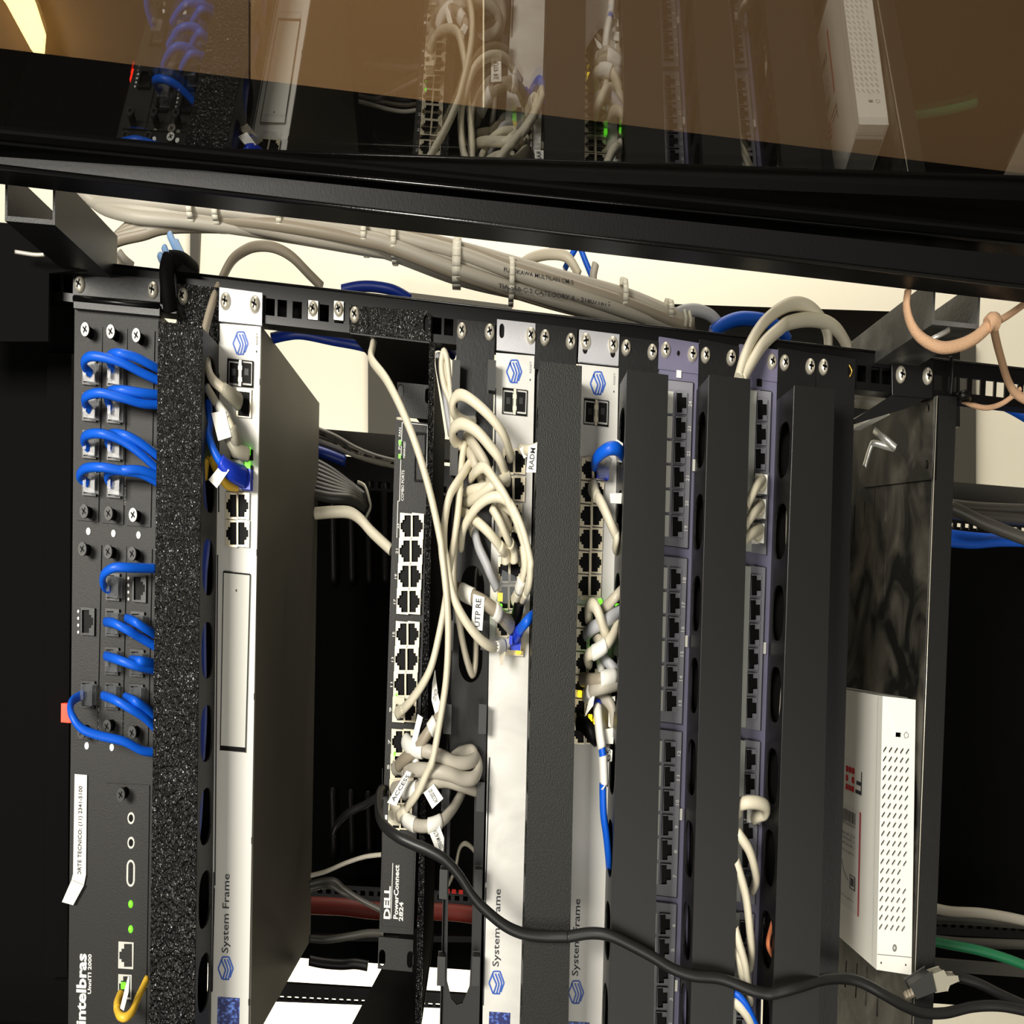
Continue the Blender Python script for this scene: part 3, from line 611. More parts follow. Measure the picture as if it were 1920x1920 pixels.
# ------------------------------------------------------------------ lower shelf with the white appliance
ls = thing('equipment_shelf', 'dusty black vented shelf carrying the white perforated appliance', 'shelf', at(1700, 1250))
MB().quad([(1675, 668), (1749, 677), (1747, 744), (1676, 738)], -1, 2, 'ear_black').build('mounting_ear', ls, bevel=.0004)
screw(1689, 702, -1, ls, r=5.6); screw(1739, 705, -1, ls, r=5.6)
fr = [(1757, 742), (1793, 745), (1744, 2010), (1708, 2010)]; mb = MB(); mb.quad(fr, 0, 2, 'black'); mb.build('front_lip', ls, bevel=.0004)
MB().tube([at(1757, 742, -.5), at(1709, 2000, -.5)], .5, 'nickel', n=6, smooth_path=False, sq=SQ).build('worn_edge', ls)
e0, e1 = at(1758, 742, 0), at(1709, 2005, 0)
# plate behind the lip (normal along x), slots cut through it
def onplate(x, y):
    r = R.transposed() @ V(((x - PX) / F, (y - PY) / F, 1.0)); n = (e1 - e0).cross(V((0, 0, 1))).normalized(); return CP + r * ((e0 - CP).dot(n) / r.dot(n))
outer = [e0, e1, e1 + V((0, -10, 330)), onplate(1560, 800)]
outer = [onplate(1757, 742), onplate(1600, 796), onplate(1570, 810), onplate(1530, 1700), onplate(1530, 2010), e1]
slots_ = []
for X_, Y0, Y1 in ((1604, 946, 1010), (1623, 940, 995), (1642, 915, 983), (1664, 910, 977), (1600, 1048, 1120), (1621, 1044, 1117), (1641, 1036, 1118), (1662, 1033, 1116), (1588, 1800, 1850), (1608, 1805, 1870), (1627, 1812, 1885), (1648, 1820, 1905)):
    slots_.append([onplate(X_, Y0), onplate(X_ - 2, Y0 + 2), onplate(X_ - 5, Y1), onplate(X_ - 2.5, Y1 + 1)])
mb = MB(); mb.prism(outer, V((1.2, 0, 0)), 'dusty', slots_); mb.build('shelf_plate', ls)
mb = MB(); pq = [onplate(1755, 744), onplate(1750, 899), onplate(1622, 914), onplate(1600, 800)]; mb.prism(pq, V((-1.6, 0, 0)), 'dusty', [[onplate(1744 + 4 * math.cos(t / 8 * math.pi), 765 + 9 * math.sin(t / 8 * math.pi)) for t in range(16)], [onplate(1742 + 4 * math.cos(t / 8 * math.pi), 871 + 9 * math.sin(t / 8 * math.pi)) for t in range(16)]]); mb.build('mounting_bracket', ls)
MB().prism([onplate(1758, 746), onplate(1753, 900), onplate(1700, 900), onplate(1700, 760)], V((.8, 0, 0)), 'portblack').build('bracket_backing', ls)
mb = MB(); mb.quad([(1676, 738), (1748, 742), (1700, 765), (1598, 796), (1598, 788)], 2, 2, 'ear_black'); mb.build('ear_web', ls)
mb = MB(); mb.prism([at(1651, 756, 10), at(1672, 758, 10), at(1668, 778, 10), at(1648, 778, 10)], V((0, 0, 60)), 'white_box'); tag(mb.build('adapter'), 'small white adapter tucked behind the lower shelf bracket', 'adapter')
MB().tube(pth(['e3', (840, 945, 40), (1000, 1075, 25)]), 2.6, 'steel_hook', smooth_path=False).build('hook', ls)
ob = MB().tube(pth(['e3', (985, 1080, 30), (930, 1065, 34), (840, 1040, 38), (815, 1070, 40), (770, 1215, 40)]), 2.4, 'steel_hook').build('hex_key')
tag(ob, 'bent shiny hex key hooked at the top of the dusty shelf', 'hex key')
# white appliance
DB = 24
ap = thing('firewall_appliance', 'white appliance with slanted vent holes lying on the dusty shelf', 'firewall appliance', at(1690, 1560, 30))
DZ = lambda y: 14 - 10 * (y - 1305) / 520
A_, B_, C_, D_ = (at(x, y, DZ(y)) for x, y in ((1655, 1305), (1717, 1312), (1709, 1828), (1643.5, 1818)))
depv = V((0, 0, 150)); mb = MB(); hs = []; rows = 20
def face_pt(u, v): return (A_ * (1 - u) + B_ * u) * (1 - v) + (D_ * (1 - u) + C_ * u) * v
def fpx(x, y): return at(x, y, DZ(y))
for i in range(rows):
    for j in range(5):
        if i in (13, 14) and j == 4: continue
        x = 1659.5 + 10.6 * j - i * .42; y = 1405 + i * 17.5 + j * 1.0
        hs.append([fpx(x - 3.2, y + 5.5), fpx(x - 3.6, y + 2.5), fpx(x + 1.5, y - 5.8), fpx(x + 3.3, y - 5.6), fpx(x + 3.6, y - 2.5), fpx(x - 1.5, y + 5.6)])
hs.append(rr(1684.5, 1377.5, 11, 9, DZ(1377)))
mb.prism([A_, B_, C_, D_], V((0, 0, 1.5)), 'white_box', hs); mb.stroke([(1645, 1789), (1709, 1795)], 1.4, 'grey_print', DZ(1790) - .3); mb.disc(at(1652, 1805, DZ(1805)), .8, .2, 'dark_print', n=8); mb.disc(at(1698, 1809, DZ(1809)), .8, .2, 'dark_print', n=8); mb.disc(at(1677, 1777, DZ(1777)), 2.4, .6, 'grey_print'); mb.disc(at(1677, 1777, DZ(1777) - .7), 1.0, .2, 'insert')
mb.stroke([(1699, 1372), (1703, 1376), (1703, 1382), (1697, 1384), (1695, 1377), (1699, 1372)], 1.2, 'grey_print', DZ(1378) - .3); mb.build('vented_side', ap)
mb = MB(); th = 1.2
for a, b_ in ((A_, B_), (B_, C_), (C_, D_), (D_, A_)):
    o = len(mb.v); mb.v += [a + V((0, 0, 1.5)), b_ + V((0, 0, 1.5)), b_ + depv, a + depv]; mb.face((o, o + 1, o + 2, o + 3), 'white_box')
mb.prism([p + depv for p in (A_, B_, C_, D_)], V((0, 0, 1)), 'white_box'); mb.prism([p + V((0, 0, 9)) for p in (A_, B_, C_, D_)], V((0, 0, .5)), 'portblack'); mb.build('case', ap)
# prints on the top of the appliance: tv along its length (0..1), tw depth in mm
nrm = V((-.12, 0, 0))
def tp(tv, z): return A_ * (1 - tv) + D_ * tv + V((0, 0, z)) + nrm * 1.5
def topq(mb, v0, v1, z0, z1, m, lift=1): mb.flat([p + nrm * lift for p in (tp(v0, z0), tp(v1, z0), tp(v1, z1), tp(v0, z1))], m)
mb = MB()
for (v0, v1, z0, z1, m_) in ((.30, .335, 63, 66, 'dark_print'), (.30, .395, 61, 62.5, 'dark_print'), (.335, .395, 75, 80, 'dark_print')): pass
zz = 38
topq(mb, .305, .395, zz, zz + 2, 'dark_print'); topq(mb, .345, .36, zz + 2, zz + 12, 'dark_print'); topq(mb, .38, .395, zz + 2, zz + 14, 'dark_print')
for (v0, v1) in ((.302, .325), (.338, .362), (.374, .396)):
    for q in range(3):
        if v0 > .33 and v0 < .37 and q == 1: continue
        topq(mb, v0, v1, zz + 17 + q * 7, zz + 22.5 + q * 7, 'red_print')
topq(mb, .305, .395, zz + 42, zz + 44, 'dark_print'); topq(mb, .34, .355, zz + 44, zz + 55, 'dark_print'); topq(mb, .38, .395, zz + 44, zz + 55, 'dark_print')
topq(mb, .46, .86, zz + 1, 128, 'label_paper'); topq(mb, .46, .86, zz, zz + 3, 'label_red', 2)
for i in range(16): topq(mb, .475, .52, zz + 12 + i * 2.6, zz + 13.1 + i * 2.6 + (i % 3) * .3, 'dark_print', 2)
dv = (D_ - A_).normalized()
for t, v, l in (('FortiGate VP2', .535, 34), ('FCC: See online manual', .575, 60), ('2. Register the unit', .595, 60), ('1. Access the site online', .615, 60), ('Configure with FortiCloud', .645, 62), ('Configure locally', .825, 40)):
    vs, fs = TXT[t]; o = len(mb.v)
    for u, w_ in vs: mb.v.append(tp(v - w_ * .012, zz + 12 + l * .9 * u) + nrm * 2.2)
    for f in fs: mb.face(tuple(o + i for i in f), 'grey_print')
topq(mb, .72, .775, zz + 9, zz + 22, 'dark_print', 2); topq(mb, .724, .77, zz + 11, zz + 20, 'label_paper', 2.6); topq(mb, .73, .762, zz + 12, zz + 19, 'dark_print', 3)
mb.tube([tp(.75, zz + 26) + nrm * 2, tp(.72, zz + 36) + nrm * 2, tp(.68, zz + 42) + nrm * 2, tp(.67, zz + 50) + nrm * 2, tp(.71, zz + 50) + nrm * 2, tp(.72, zz + 62) + nrm * 2], .5, 'grey_print', n=5)
mb.build('top_print', ap)
mb = MB(); sd = [A_, B_]; mb.prism([A_ * .97 + B_ * .03 + V((0, -.3, 12)), A_ * .05 + B_ * .95 + V((0, -.3, 12)), A_ * .05 + B_ * .95 + V((0, -.3, 135)), A_ * .97 + B_ * .03 + V((0, -.3, 135))], V((0, -.4, 0)), 'grey_print'); mb.build('connector_side', ap)
# clip nuts on the bare rail
for x, y in ((587, 579), (635, 580)):
    mb = MB(); mb.rect(x, y + 2, 17, 34, 1, 2.5, 'nickel'); screw_p = mb.build('cage_nut'); tag(screw_p, 'silver cage nut with screw in the bare rail, %s the speckled shelf ear' % ('farther from' if x < 600 else 'next to'), 'cage nut', 'cage nuts in the bare rail')
    screw(x, y, 1, screw_p, r=4.8)
MB().quad([(302, 490), (342, 494), (370, 512), (330, 508)], -10, 30, 'void').build('velcro_top', cab)
tg = MB(); tg.tube(pth(['c1', (760, 30, -10), (740, 120, -14), (750, 250, -14), (770, 400, -10)]), 7, 'void', n=12); tg.tube(pth(['c1', (760, 30, -10), (850, 40, -5), (940, 110, 10)]), 6, 'void', n=12); tag(tg.build('hook_and_loop_strap'), 'black hook and loop strap wrapped over the rail beside the exchange', 'strap')
mb = MB()
for x0, y0, x1_, y1 in ((318, 440, 345, 500), (308, 465, 325, 505), (300, 480, 312, 505), (330, 455, 352, 500)): mb.tube([at(x0, y0, 30), at((x0 + x1_) / 2, (y0 + y1) / 2, 26), at(x1_, y1, 20)], 3.2, 'light_blue', n=8)
tag(mb.build('connector_cluster'), 'cluster of pale blue plastic connectors above the strap', 'connectors')
for x, y in ((123, 1337),):
    mb = MB(); mb.rect(x, y, 16, 34, 38, 6, 'led_red'); tag(mb.build('indicator_light'), 'glowing red light at the dark edge beside the exchange', 'indicator light')
# ------------------------------------------------------------------ cords
def plug(parent, x, y, d, boot, dirn=(0, 0), size=1.0, clear=True):
    mb = MB(); mb.rect(x, y, 17 * size, 36 * size, d - 8, 8, 'clear' if clear else boot); mb.rect(x - 9 * size, y, 3, 14, d - 12, 10, 'clear' if clear else boot)
    mb.build('plug', parent, bevel=.0004)
def cable(label, spec, r, m, cat='network cable', group=None, boot=None, plugs=(), bands=(), name='patch_cable', n=10):
    mb = MB(); P = pth(spec); mb.tube(P, r, m, n=n); ob = mb.build(name); tag(ob, label, cat, group)
    if boot:                                  # moulded boot over the first centimetres
        for end, bm, br, bl in boot:
            Q = catmull(P); Q = Q if end == 0 else Q[::-1]; seg = [Q[0]]; L_ = 0
            for a, b_ in zip(Q, Q[1:]):
                L_ += (b_ - a).length; seg.append(b_)
                if L_ > bl: break
            q = MB(); q.tube(seg, lambda t: br * (1 - .28 * t), bm, n=12, smooth_path=False); q.build('boot', ob)
    for x, y, d, bm, clear in plugs: plug(ob, x, y, d, bm, clear=clear)
    for t0, t1, bm in bands:                  # marker sleeves
        Q = catmull(P); i0, i1 = int(t0 * (len(Q) - 1)), max(int(t1 * (len(Q) - 1)), int(t0 * (len(Q) - 1)) + 1)
        q = MB(); q.tube(Q[i0:i1 + 1], r * 1.22, bm, n=12, smooth_path=False); q.build('marker_sleeve', ob)
    return ob
def flag(ob, key, pts, d, text=None, tx=None, m='tag'):
    ox, oy, s_ = CR[key]; px = [(ox + x / s_, oy + y / s_) for x, y in pts]
    mb = MB(); mb.prism([at(x, y, d) for x, y in px], V((0, 0, .5)), m)
    if text:
        # along the flag's first edge
        (x0, y0), (x1, y1) = px[0], px[1]; cx, cy = sum(p[0] for p in px) / len(px), sum(p[1] for p in px) / len(px)
        l = math.hypot(x1 - x0, y1 - y0); k = k_at(cx, cy, d); e = (at(x1, y1, d) - at(x0, y0, d)).normalized(); h = V((-e.y, e.x, 0))
        if h.x < 0: h = -h
        mb.text(text, cx, cy, l * .8, tx or 8, d - .1, 'dark_print', ea=V((h.x, h.y, 0)), eb=-e if e.y < 0 else e, c=at(cx, cy, d - .2), k=k)
    return mb.build('tag', ob)
GB = 'blue cords from the telephone exchange'
ordn = ['top', 'second', 'third', 'fourth']
bl = [[('c1', (200, 850, -10), (150, 800, -16), (150, 745, -24), (220, 720, -28), (400, 760, -26), (560, 840, -18), (690, 900, -10)), ('c1', (360, 830, -9), (330, 770, -14), (330, 715, -20), (400, 700, -26), (520, 730, -22), (620, 780, -16), (690, 815, -10))],
      [('c1', (190, 1110, -10), (150, 1060, -16), (160, 1010, -24), (260, 985, -28), (420, 1020, -25), (560, 1060, -18), (690, 1070, -10)), ('c1', (350, 1110, -9), (310, 1030, -14), (330, 975, -20), (420, 965, -24), (560, 985, -20), (690, 1000, -12))],
      [('c1', (180, 1390, -10), (140, 1330, -16), (170, 1285, -24), (280, 1280, -28), (420, 1330, -24), (560, 1430, -18), (690, 1550, -10)), ('c1', (350, 1390, -9), (310, 1330, -14), (340, 1280, -20), (440, 1290, -24), (560, 1350, -20), (690, 1450, -12))],
      [('c1', (180, 1640, -10), (110, 1590, -16), (150, 1530, -24), (270, 1520, -28), (420, 1545, -24), (560, 1570, -18), (690, 1640, -10)), ('c1', (350, 1650, -9), (310, 1600, -14), (330, 1550, -20), (440, 1540, -24), (560, 1545, -20), (690, 1590, -12))]]
pl = [(695, 763, 833, 903)]
for i in range(4):
    for j in range(2):
        y = pl[0][i] + 4 * j; x = (163, 209)[j]
        cable('blue cord bending out of the %s socket row, %s column of the exchange' % (ordn[i], ('first', 'second')[j]), bl[i][j], 2.9, 'blue', group=GB, plugs=[(x + 4, y, -4, 'clear', True)])
for lab, sp, pl_ in (
    ('blue cord alone above the empty socket in the middle of the exchange', ('c2', (330, 560, -10), (285, 530, -16), (285, 450, -24), (360, 400, -28), (480, 400, -24), (660, 405, -10)), (211, 1100)),
    ('blue cord in the middle group, first of the two upper ones', ('c2', (300, 790, -14), (360, 800, -26), (460, 850, -26), (560, 910, -18), (670, 975, -10)), (210, 1168)),
    ('blue cord in the middle group, nearer the textured cover of the upper two', ('c2', (450, 765, -14), (510, 790, -24), (590, 840, -20), (670, 890, -10)), (257, 1173)),
    ('blue cord in the middle group, first of the two lower ones', ('c2', (300, 1035, -14), (380, 1060, -26), (500, 1100, -26), (600, 1125, -18), (670, 1140, -10)), (209, 1240)),
    ('blue cord in the middle group, nearer the textured cover of the lower two', ('c2', (480, 1065, -14), (540, 1070, -24), (600, 1080, -20), (670, 1095, -10)), (256, 1244)),
    ('blue cord looping widest from the lone socket at the outer edge of the exchange', ('c2', (140, 1310, -10), (70, 1350, -20), (45, 1400, -28), (60, 1470, -34), (130, 1560, -34), (260, 1610, -30), (430, 1650, -24), (560, 1715, -16), (670, 1730, -8)), (162, 1303)),
    ('blue cord in the lowest row, from the middle socket column', ('c2', (280, 1320, -14), (360, 1350, -26), (470, 1410, -26), (580, 1480, -18), (670, 1570, -8)), (207, 1306)),
    ('blue cord in the lowest row, from the socket next to the textured cover', ('c2', (440, 1330, -14), (510, 1360, -24), (590, 1410, -18), (670, 1490, -8)), (254, 1309))):
    cable(lab, sp, 2.9, 'blue', group=GB, plugs=[(pl_[0], pl_[1], -4, 'clear', True)])
cable('yellow cord hooked out of the lowest socket of the exchange', ('c3', (410, 1720, -12), (385, 1780, -22), (395, 1850, -30), (440, 1870, -32), (490, 1830, -28), (530, 1740, -20), (600, 1590, -8)), 3.0, 'yellow', boot=[(0, 'yellow', 4.6, 14)])
ob = MB().quad([(225, 1890), (240, 1830), (243, 1832), (241, 1860), (232, 1895)], -34, .5, 'tag').build('paper_tag'); tag(ob, 'thin paper tag hanging on the yellow cord', 'tag')
# inside the textured manager and around the first silver switch
for i, (x0, y0, y1) in enumerate(((388, 690, 960), (385, 1000, 1110), (384, 1165, 1270), (383, 1320, 1425), (381, 1480, 1560))):
    pass
cable('blue cord lying along inside the textured cable manager, seen through its holes', ('p', (372, 640, -14), (374, 900, -18), (384, 1000, -16), (378, 1080, -18), (376, 1200, -18), (378, 1330, -16), (374, 1420, -18), (366, 1560, -18), (350, 1600, -20)), 5.5, 'blue_dark')
cable('second darker blue cord lying inside the textured cable manager', ('p', (366, 1000, -10), (377, 1180, -9), (370, 1300, -12), (375, 1440, -9), (360, 1600, -20)), 4.5, 'blue_dark')
cable('brown grey cable arching from the textured manager over the rail', ('h1', (735, 570, -18), (752, 500, -8), (782, 410, 4), (830, 310, 18), (880, 268, 26), (930, 252, 30), (990, 258, 32), (1050, 290, 34), (1110, 350, 36), (1160, 400, 38)), 3.6, 'brown_grey')
cable('beige cord with ribbed boot plugged beside the fibre sockets of the first silver switch', ('c1', (1260, 1050, -12), (1180, 980, -24), (1080, 900, -26), (1040, 820, -22), (1030, 730, -14)), 3.4, 'beige', boot=[(0, 'boot_grey', 5.6, 15)])
cable('white cord with printed sleeve running to the shared sockets of the first silver switch', ('c1', (1240, 1400, -12), (1230, 1300, -24), (1180, 1180, -26), (1110, 1080, -22), (1030, 950, -12)), 3.2, 'cream', boot=[(0, 'boot_grey', 6, 18)], bands=[(.5, .75, 'tag')])
cable('thicker grey booted cord pressed between the white and blue cords of the first switch', ('c1', (1330, 1430, -14), (1250, 1400, -20), (1200, 1330, -20), (1150, 1230, -16)), 4.6, 'boot_grey')
ob = cable('bright blue cord curving past the paper tags of the first silver switch', ('c1', (1290, 1590, -12), (1190, 1540, -26), (1100, 1440, -30), (1045, 1300, -28), (1050, 1180, -20), (1040, 1050, -10)), 3.3, 'blue', boot=[(0, 'blue_boot', 7, 22)], plugs=[(459, 897, -4, 'blue_boot', False)])
flag(ob, 'c1', [(1060, 1130), (1160, 1110), (1205, 1300), (1110, 1330)], -30); flag(ob, 'c1', [(1040, 1610), (1130, 1500), (1190, 1540), (1100, 1670)], -32)
cable('yellow cord dipping below the blue boot of the first silver switch', ('c1', (1250, 1660, -8), (1170, 1640, -18), (1100, 1540, -20), (1040, 1430, -12), (1010, 1600, -5)), 3.2, 'yellow')
# behind, between the rails
cable('dark blue cable sagging behind the rail toward the speckled shelf', ('h1', (975, 585, 45), (1030, 572, 50), (1090, 568, 52), (1200, 590, 54), (1310, 612, 56), (1400, 650, 70)), 3.8, 'blue_dark')
cable('dark blue cable hump rising just over the rail', ('h1', (1230, 410, 60), (1290, 398, 60), (1350, 398, 60), (1420, 412, 60), (1480, 445, 62)), 3.8, 'blue_dark')
cable('blue cable end seen between speckled shelf and open panel', ('d1', (880, 340, 40), (930, 325, 45), (980, 345, 50), (1040, 400, 60)), 4.2, 'blue_dark')
for i in range(6):
    o = 12 * i; cable('grey cables gathered along the rear post, between the first switch and the dark one', ('d1', (20, 935 + o, 290), (180, 1000 + o * .8, 290), (330, 1085 + o * .5, 290), (480, 1145 + o * .3, 290), (640, 1185 + o * .2, 290)), 3.6, 'grey_cable' if i % 2 else 'dark_cable', group='grey cables at the rear post')
cable('blue cable under the grey ones at the rear post', ('d1', (20, 1085, 285), (130, 1120, 285), (260, 1170, 288)), 5, 'blue_dark')
for i in range(8):
    o = 34 * i; cable('dark cables of the thick bundle tied near the rear rail', ('d1', (0, 1160 + o, 270 - 4 * i), (150, 1240 + o * .8, 268 - 4 * i), (300, 1350 + o * .4, 266 - 3 * i), (400, 1430 + o * .3, 262)), 4.6, 'dark_cable' if i % 2 else 'black_cable', group='dark cables of the tied rear bundle')
tag(MB().tube(pth(['d1', (350, 1320, 255), (400, 1350, 245), (430, 1440, 240), (440, 1500, 245), (410, 1570, 255)]), 1.6, 'tie').build('cable_tie'), 'white cable tie around the dark rear bundle', 'cable tie')
cable('cream cable crossing from the grey switch body to behind the dark switch', ('d1', (40, 1545, 120), (180, 1535, 118), (290, 1540, 116), (370, 1590, 112), (450, 1680, 108), (590, 1810, 100)), 4.4, 'cream')
cable('red cable stretched low behind the shelves', ('p', (560, 1697, 330), (640, 1700, 320), (715, 1708, 320), (840, 1710, 330), (930, 1722, 335)), 8, 'red', name='red_cable')
for i, x in enumerate((839, 851, 864)): tag(MB().rect(x, 1671 + i, 8, 7, 380, 3, 'led_dimred').build('indicator_light'), 'dim red light behind the rear bar, %s of three in a row' % ('first', 'middle', 'last')[i], 'indicator light', 'dim red rear lights')
for lab, sp, r, m_ in (
    ('thin black cable bowing down to the edge of the dark switch, above the rear louvres', ('d3', (170, 560, 150), (200, 480, 150), (280, 400, 145), (400, 340, 140), (500, 280, 130), (560, 260, 120)), 3.2, 'black_cable'),
    ('pale thin cable rising from the grey switch body below the rear louvres', ('d3', (10, 850, 140), (120, 820, 140), (260, 760, 138), (400, 715, 135), (520, 700, 130)), 1.8, 'grey_cable'),
    ('grey cable with a hump above the red cable', ('d3', (0, 910, 140), (100, 885, 140), (190, 890, 138), (260, 950, 138), (380, 1030, 135), (520, 1100, 130)), 2.4, 'dark_cable'),
    ('second grey cable with a hump, just under the first', ('d3', (0, 945, 145), (90, 925, 145), (170, 930, 143), (250, 980, 143), (330, 1010, 140)), 2.4, 'dark_cable'),
    ('dark cable running low behind the foot of the dark switch', ('d3', (0, 1305, 140), (130, 1310, 140), (300, 1285, 138), (420, 1265, 135), (540, 1265, 130)), 3.0, 'dark_cable'),
    ('thin white cable looping in the open window of the finger duct', ('d3', (1000, 920, 60), (1050, 800, 60), (1080, 660, 60), (1120, 620, 60), (1170, 650, 62), (1230, 730, 64)), 1.8, 'cream'),
    ('black cable drooping at the pale gap below the rear door', ('d3', (0, 1460, 200), (100, 1480, 200), (230, 1490, 200), (330, 1485, 200), (420, 1500, 200)), 4.5, 'black_cable')): cable(lab, sp, r, m_)
cable('light blue grey cable dropping behind the open finger panel', ('d1', (930, 400, 20), (935, 500, 18), (975, 700, 14), (1000, 850, 12), (1020, 980, 12)), 3.4, 'grey_cable_cool')
# the middle web of white cords
W = 'white cords crossing the open finger duct'
cable('longest white cord, from the speckled shelf ear to the last socket of the dark switch', ('d1', (470, 280, 20), (455, 350, 0), (450, 440, -14), (560, 590, -30), (680, 830, -42), (780, 1090, -46), (870, 1400, -46), (940, 1720, -46), 'd2', (955, 150, -46), (985, 420, -48), (1000, 720, -48), (985, 1050, -46), (940, 1350, -42), (890, 1620, -38), 'd3', (855, 90, -34), (770, 270, -26), (645, 425, -6)), 3.3, 'cream', group=W, boot=[(1, 'cream', 4.6, 12)], plugs=[(740, 1528, 8, 'cream', False)])
cable('white cord from the ninth socket of the dark switch up to the finger duct', ('d2', (640, 1290, -6), (700, 1240, -22), (800, 1110, -34), (880, 950, -40), (940, 700, -40), (980, 480, -38), (1010, 250, -34), (1050, 0, -30), 'd1', (1075, 1500, -26), (1085, 1350, -22), (1100, 1150, -14), (1120, 1040, -10)), 3.3, 'cream', group=W, boot=[(0, 'cream', 4.4, 12)], plugs=[(748, 1326, 8, 'cream', False)])
cable('narrow doubled white loop standing behind the finger duct', ('d1', (1035, 950, 5), (1020, 760, 5), (970, 620, 5), (950, 480, 5), (965, 385, 5), (990, 430, 5), (1005, 560, 5), (1020, 700, 5), (1030, 820, 5)), 3.0, 'cream', group=W)
ob = cable('uppermost white cord arching into the wavy silver switch', ('d1', (1190, 880, -4), (1120, 880, -12), (1050, 830, -20), (1030, 760, -26), (1060, 700, -30), (1120, 700, -34), (1220, 770, -36), (1330, 880, -36), (1410, 1000, -30), (1450, 1140, -14)), 3.6, 'cream', group=W, boot=[(1, 'cream', 4.6, 14)])
mb = MB(); mb.rect(875, 766, 34, 36, -12, 10, 'clear'); mb.build('loose_plug', ob)
cable('second white arch curling over the finger duct into the wavy silver switch', ('d1', (1130, 1070, -6), (1060, 1040, -12), (1030, 990, -20), (1040, 930, -28), (1100, 900, -34), (1200, 950, -38), (1300, 1060, -38), (1380, 1170, -34), (1430, 1320, -18)), 3.8, 'cream', group=W)
cable('white cord sweeping in the widest bow down to the plug marked with a ring', ('d1', (1160, 1180, -14), (1080, 1300, -24), (1010, 1420, -30), (975, 1600, -34), (970, 1780, -38), 'd2', (990, 200, -42), (1030, 430, -44), (1100, 590, -44), (1200, 730, -40), (1300, 810, -32), (1400, 815, -16)), 3.5, 'cream', group=W, boot=[(1, 'tag', 4.8, 9)])
cable('white cord reaching straight from the duct to the wavy switch, uppermost of two parallel ones', ('d1', (1120, 1400, -8), (1180, 1375, -22), (1300, 1350, -30), (1430, 1290, -20)), 3.4, 'cream', group=W)
cable('white cord with bent end lying under its parallel neighbour', ('d1', (1120, 1475, -8), (1200, 1430, -24), (1330, 1340, -34), (1440, 1280, -26)), 3.8, 'cream', group=W)
cable('white cord bent like a hook that ends beside the black cover', ('d1', (1160, 1300, -12), (1200, 1240, -30), (1260, 1215, -36), (1330, 1300, -40), (1420, 1440, -42), (1500, 1620, -42), (1555, 1800, -42), 'd2', (1540, 100, -42), (1550, 250, -40), (1510, 390, -30), (1480, 480, -16)), 3.5, 'cream', group=W, bands=[(.86, .92, 'tag')], boot=[(1, 'cream', 4.8, 12)])
cable('white cord arching through the middle of the web and along the black cover', ('d1', (1090, 1800, -10), (1110, 1660, -22), (1180, 1530, -32), (1280, 1440, -38), (1380, 1430, -40), (1460, 1500, -42), (1540, 1680, -44), (1590, 1880, -44), 'd2', (1590, 250, -44), (1580, 380, -38), (1530, 470, -16)), 3.5, 'cream', group=W, boot=[(1, 'cream', 4.8, 12)])
cable('white cord slanting to the left one of the twin boots', ('d1', (1100, 1530, -10), (1190, 1590, -26), (1290, 1680, -30), (1380, 1790, -24), 'd2', (1410, 130, -16), (1415, 200, -12)), 3.5, 'cream', group=W, boot=[(1, 'cream', 5.4, 16)], bands=[(.78, .86, 'tag')])
cable('white cord slanting to the right one of the twin boots', ('d1', (1310, 1500, -30), (1370, 1600, -32), (1430, 1730, -26), 'd2', (1470, 110, -16), (1478, 200, -12)), 3.3, 'cream', group=W, boot=[(1, 'cream', 5.2, 16)])
cable('thick white cord falling steeply behind the arches', ('d1', (1130, 980, -6), (1190, 1060, -20), (1270, 1190, -24), (1300, 1320, -22), (1380, 1500, -20), (1440, 1680, -14)), 4.0, 'beige', group=W)
cable('thick white cord ending in a fold beside the bent one', ('d1', (1140, 1090, -6), (1180, 1160, -16), (1240, 1300, -16), (1290, 1400, -14)), 4.2, 'beige', group=W)
cable('white cord squeezed into the lower fold of the web', ('d1', (1330, 1450, -18), (1430, 1500, -24), (1490, 1560, -26), (1500, 1650, -14)), 4.2, 'cream', group=W)
cable('cool grey cord hanging from a white sleeve behind the web', ('d1', (1160, 1600, -4), (1190, 1680, -10), (1220, 1790, -14), (1270, 1900, -16), 'd2', (1300, 280, -16), (1350, 390, -10)), 4.0, 'grey_cable_cool', bands=[(.0, .22, 'cream')])
cable('white cord dropping straight behind the web into the lower duct loop', ('d1', (1080, 1400, -10), (1060, 1600, -16), (1050, 1750, -18), 'd2', (1040, 330, -18), (1075, 600, -16), (1100, 760, -12), (1140, 930, -8), (1175, 1010, -4), (1195, 930, -2), (1200, 760, 4), (1190, 650, 8)), 3.2, 'beige', group=W)
cable('thin dark cable looped in the round opening of the finger duct', ('d2', (1190, 700, 8), (1195, 400, 8), (1200, 280, 8), (1215, 240, 8), (1235, 300, 10)), 2.0, 'dark_cable')
ob = cable('thick grey cable with a white tag reading UTP and a marker letter', ('d2', (1075, 400, -10), (1140, 440, -24), (1230, 480, -32), (1330, 550, -32), (1400, 620, -24), (1450, 660, -14)), 4.6, 'brown_grey', boot=[(1, 'boot_grey', 6, 14)], bands=[(.12, .3, 'tag'), (.62, .7, 'tag')])
flag(ob, 'd2', [(1165, 690), (1180, 435), (1262, 460), (1245, 700)], -38, 'UTP RE', 10)
cable('short bright blue cord with dark blue boot beside the black cover', ('d2', (1490, 740, -10), (1520, 690, -22), (1560, 640, -30), (1600, 600, -26), (1640, 590, -14)), 3.8, 'blue', boot=[(0, 'blue_boot', 5.5, 12)], plugs=[(967, 1200, -3, 'blue_boot', False)])
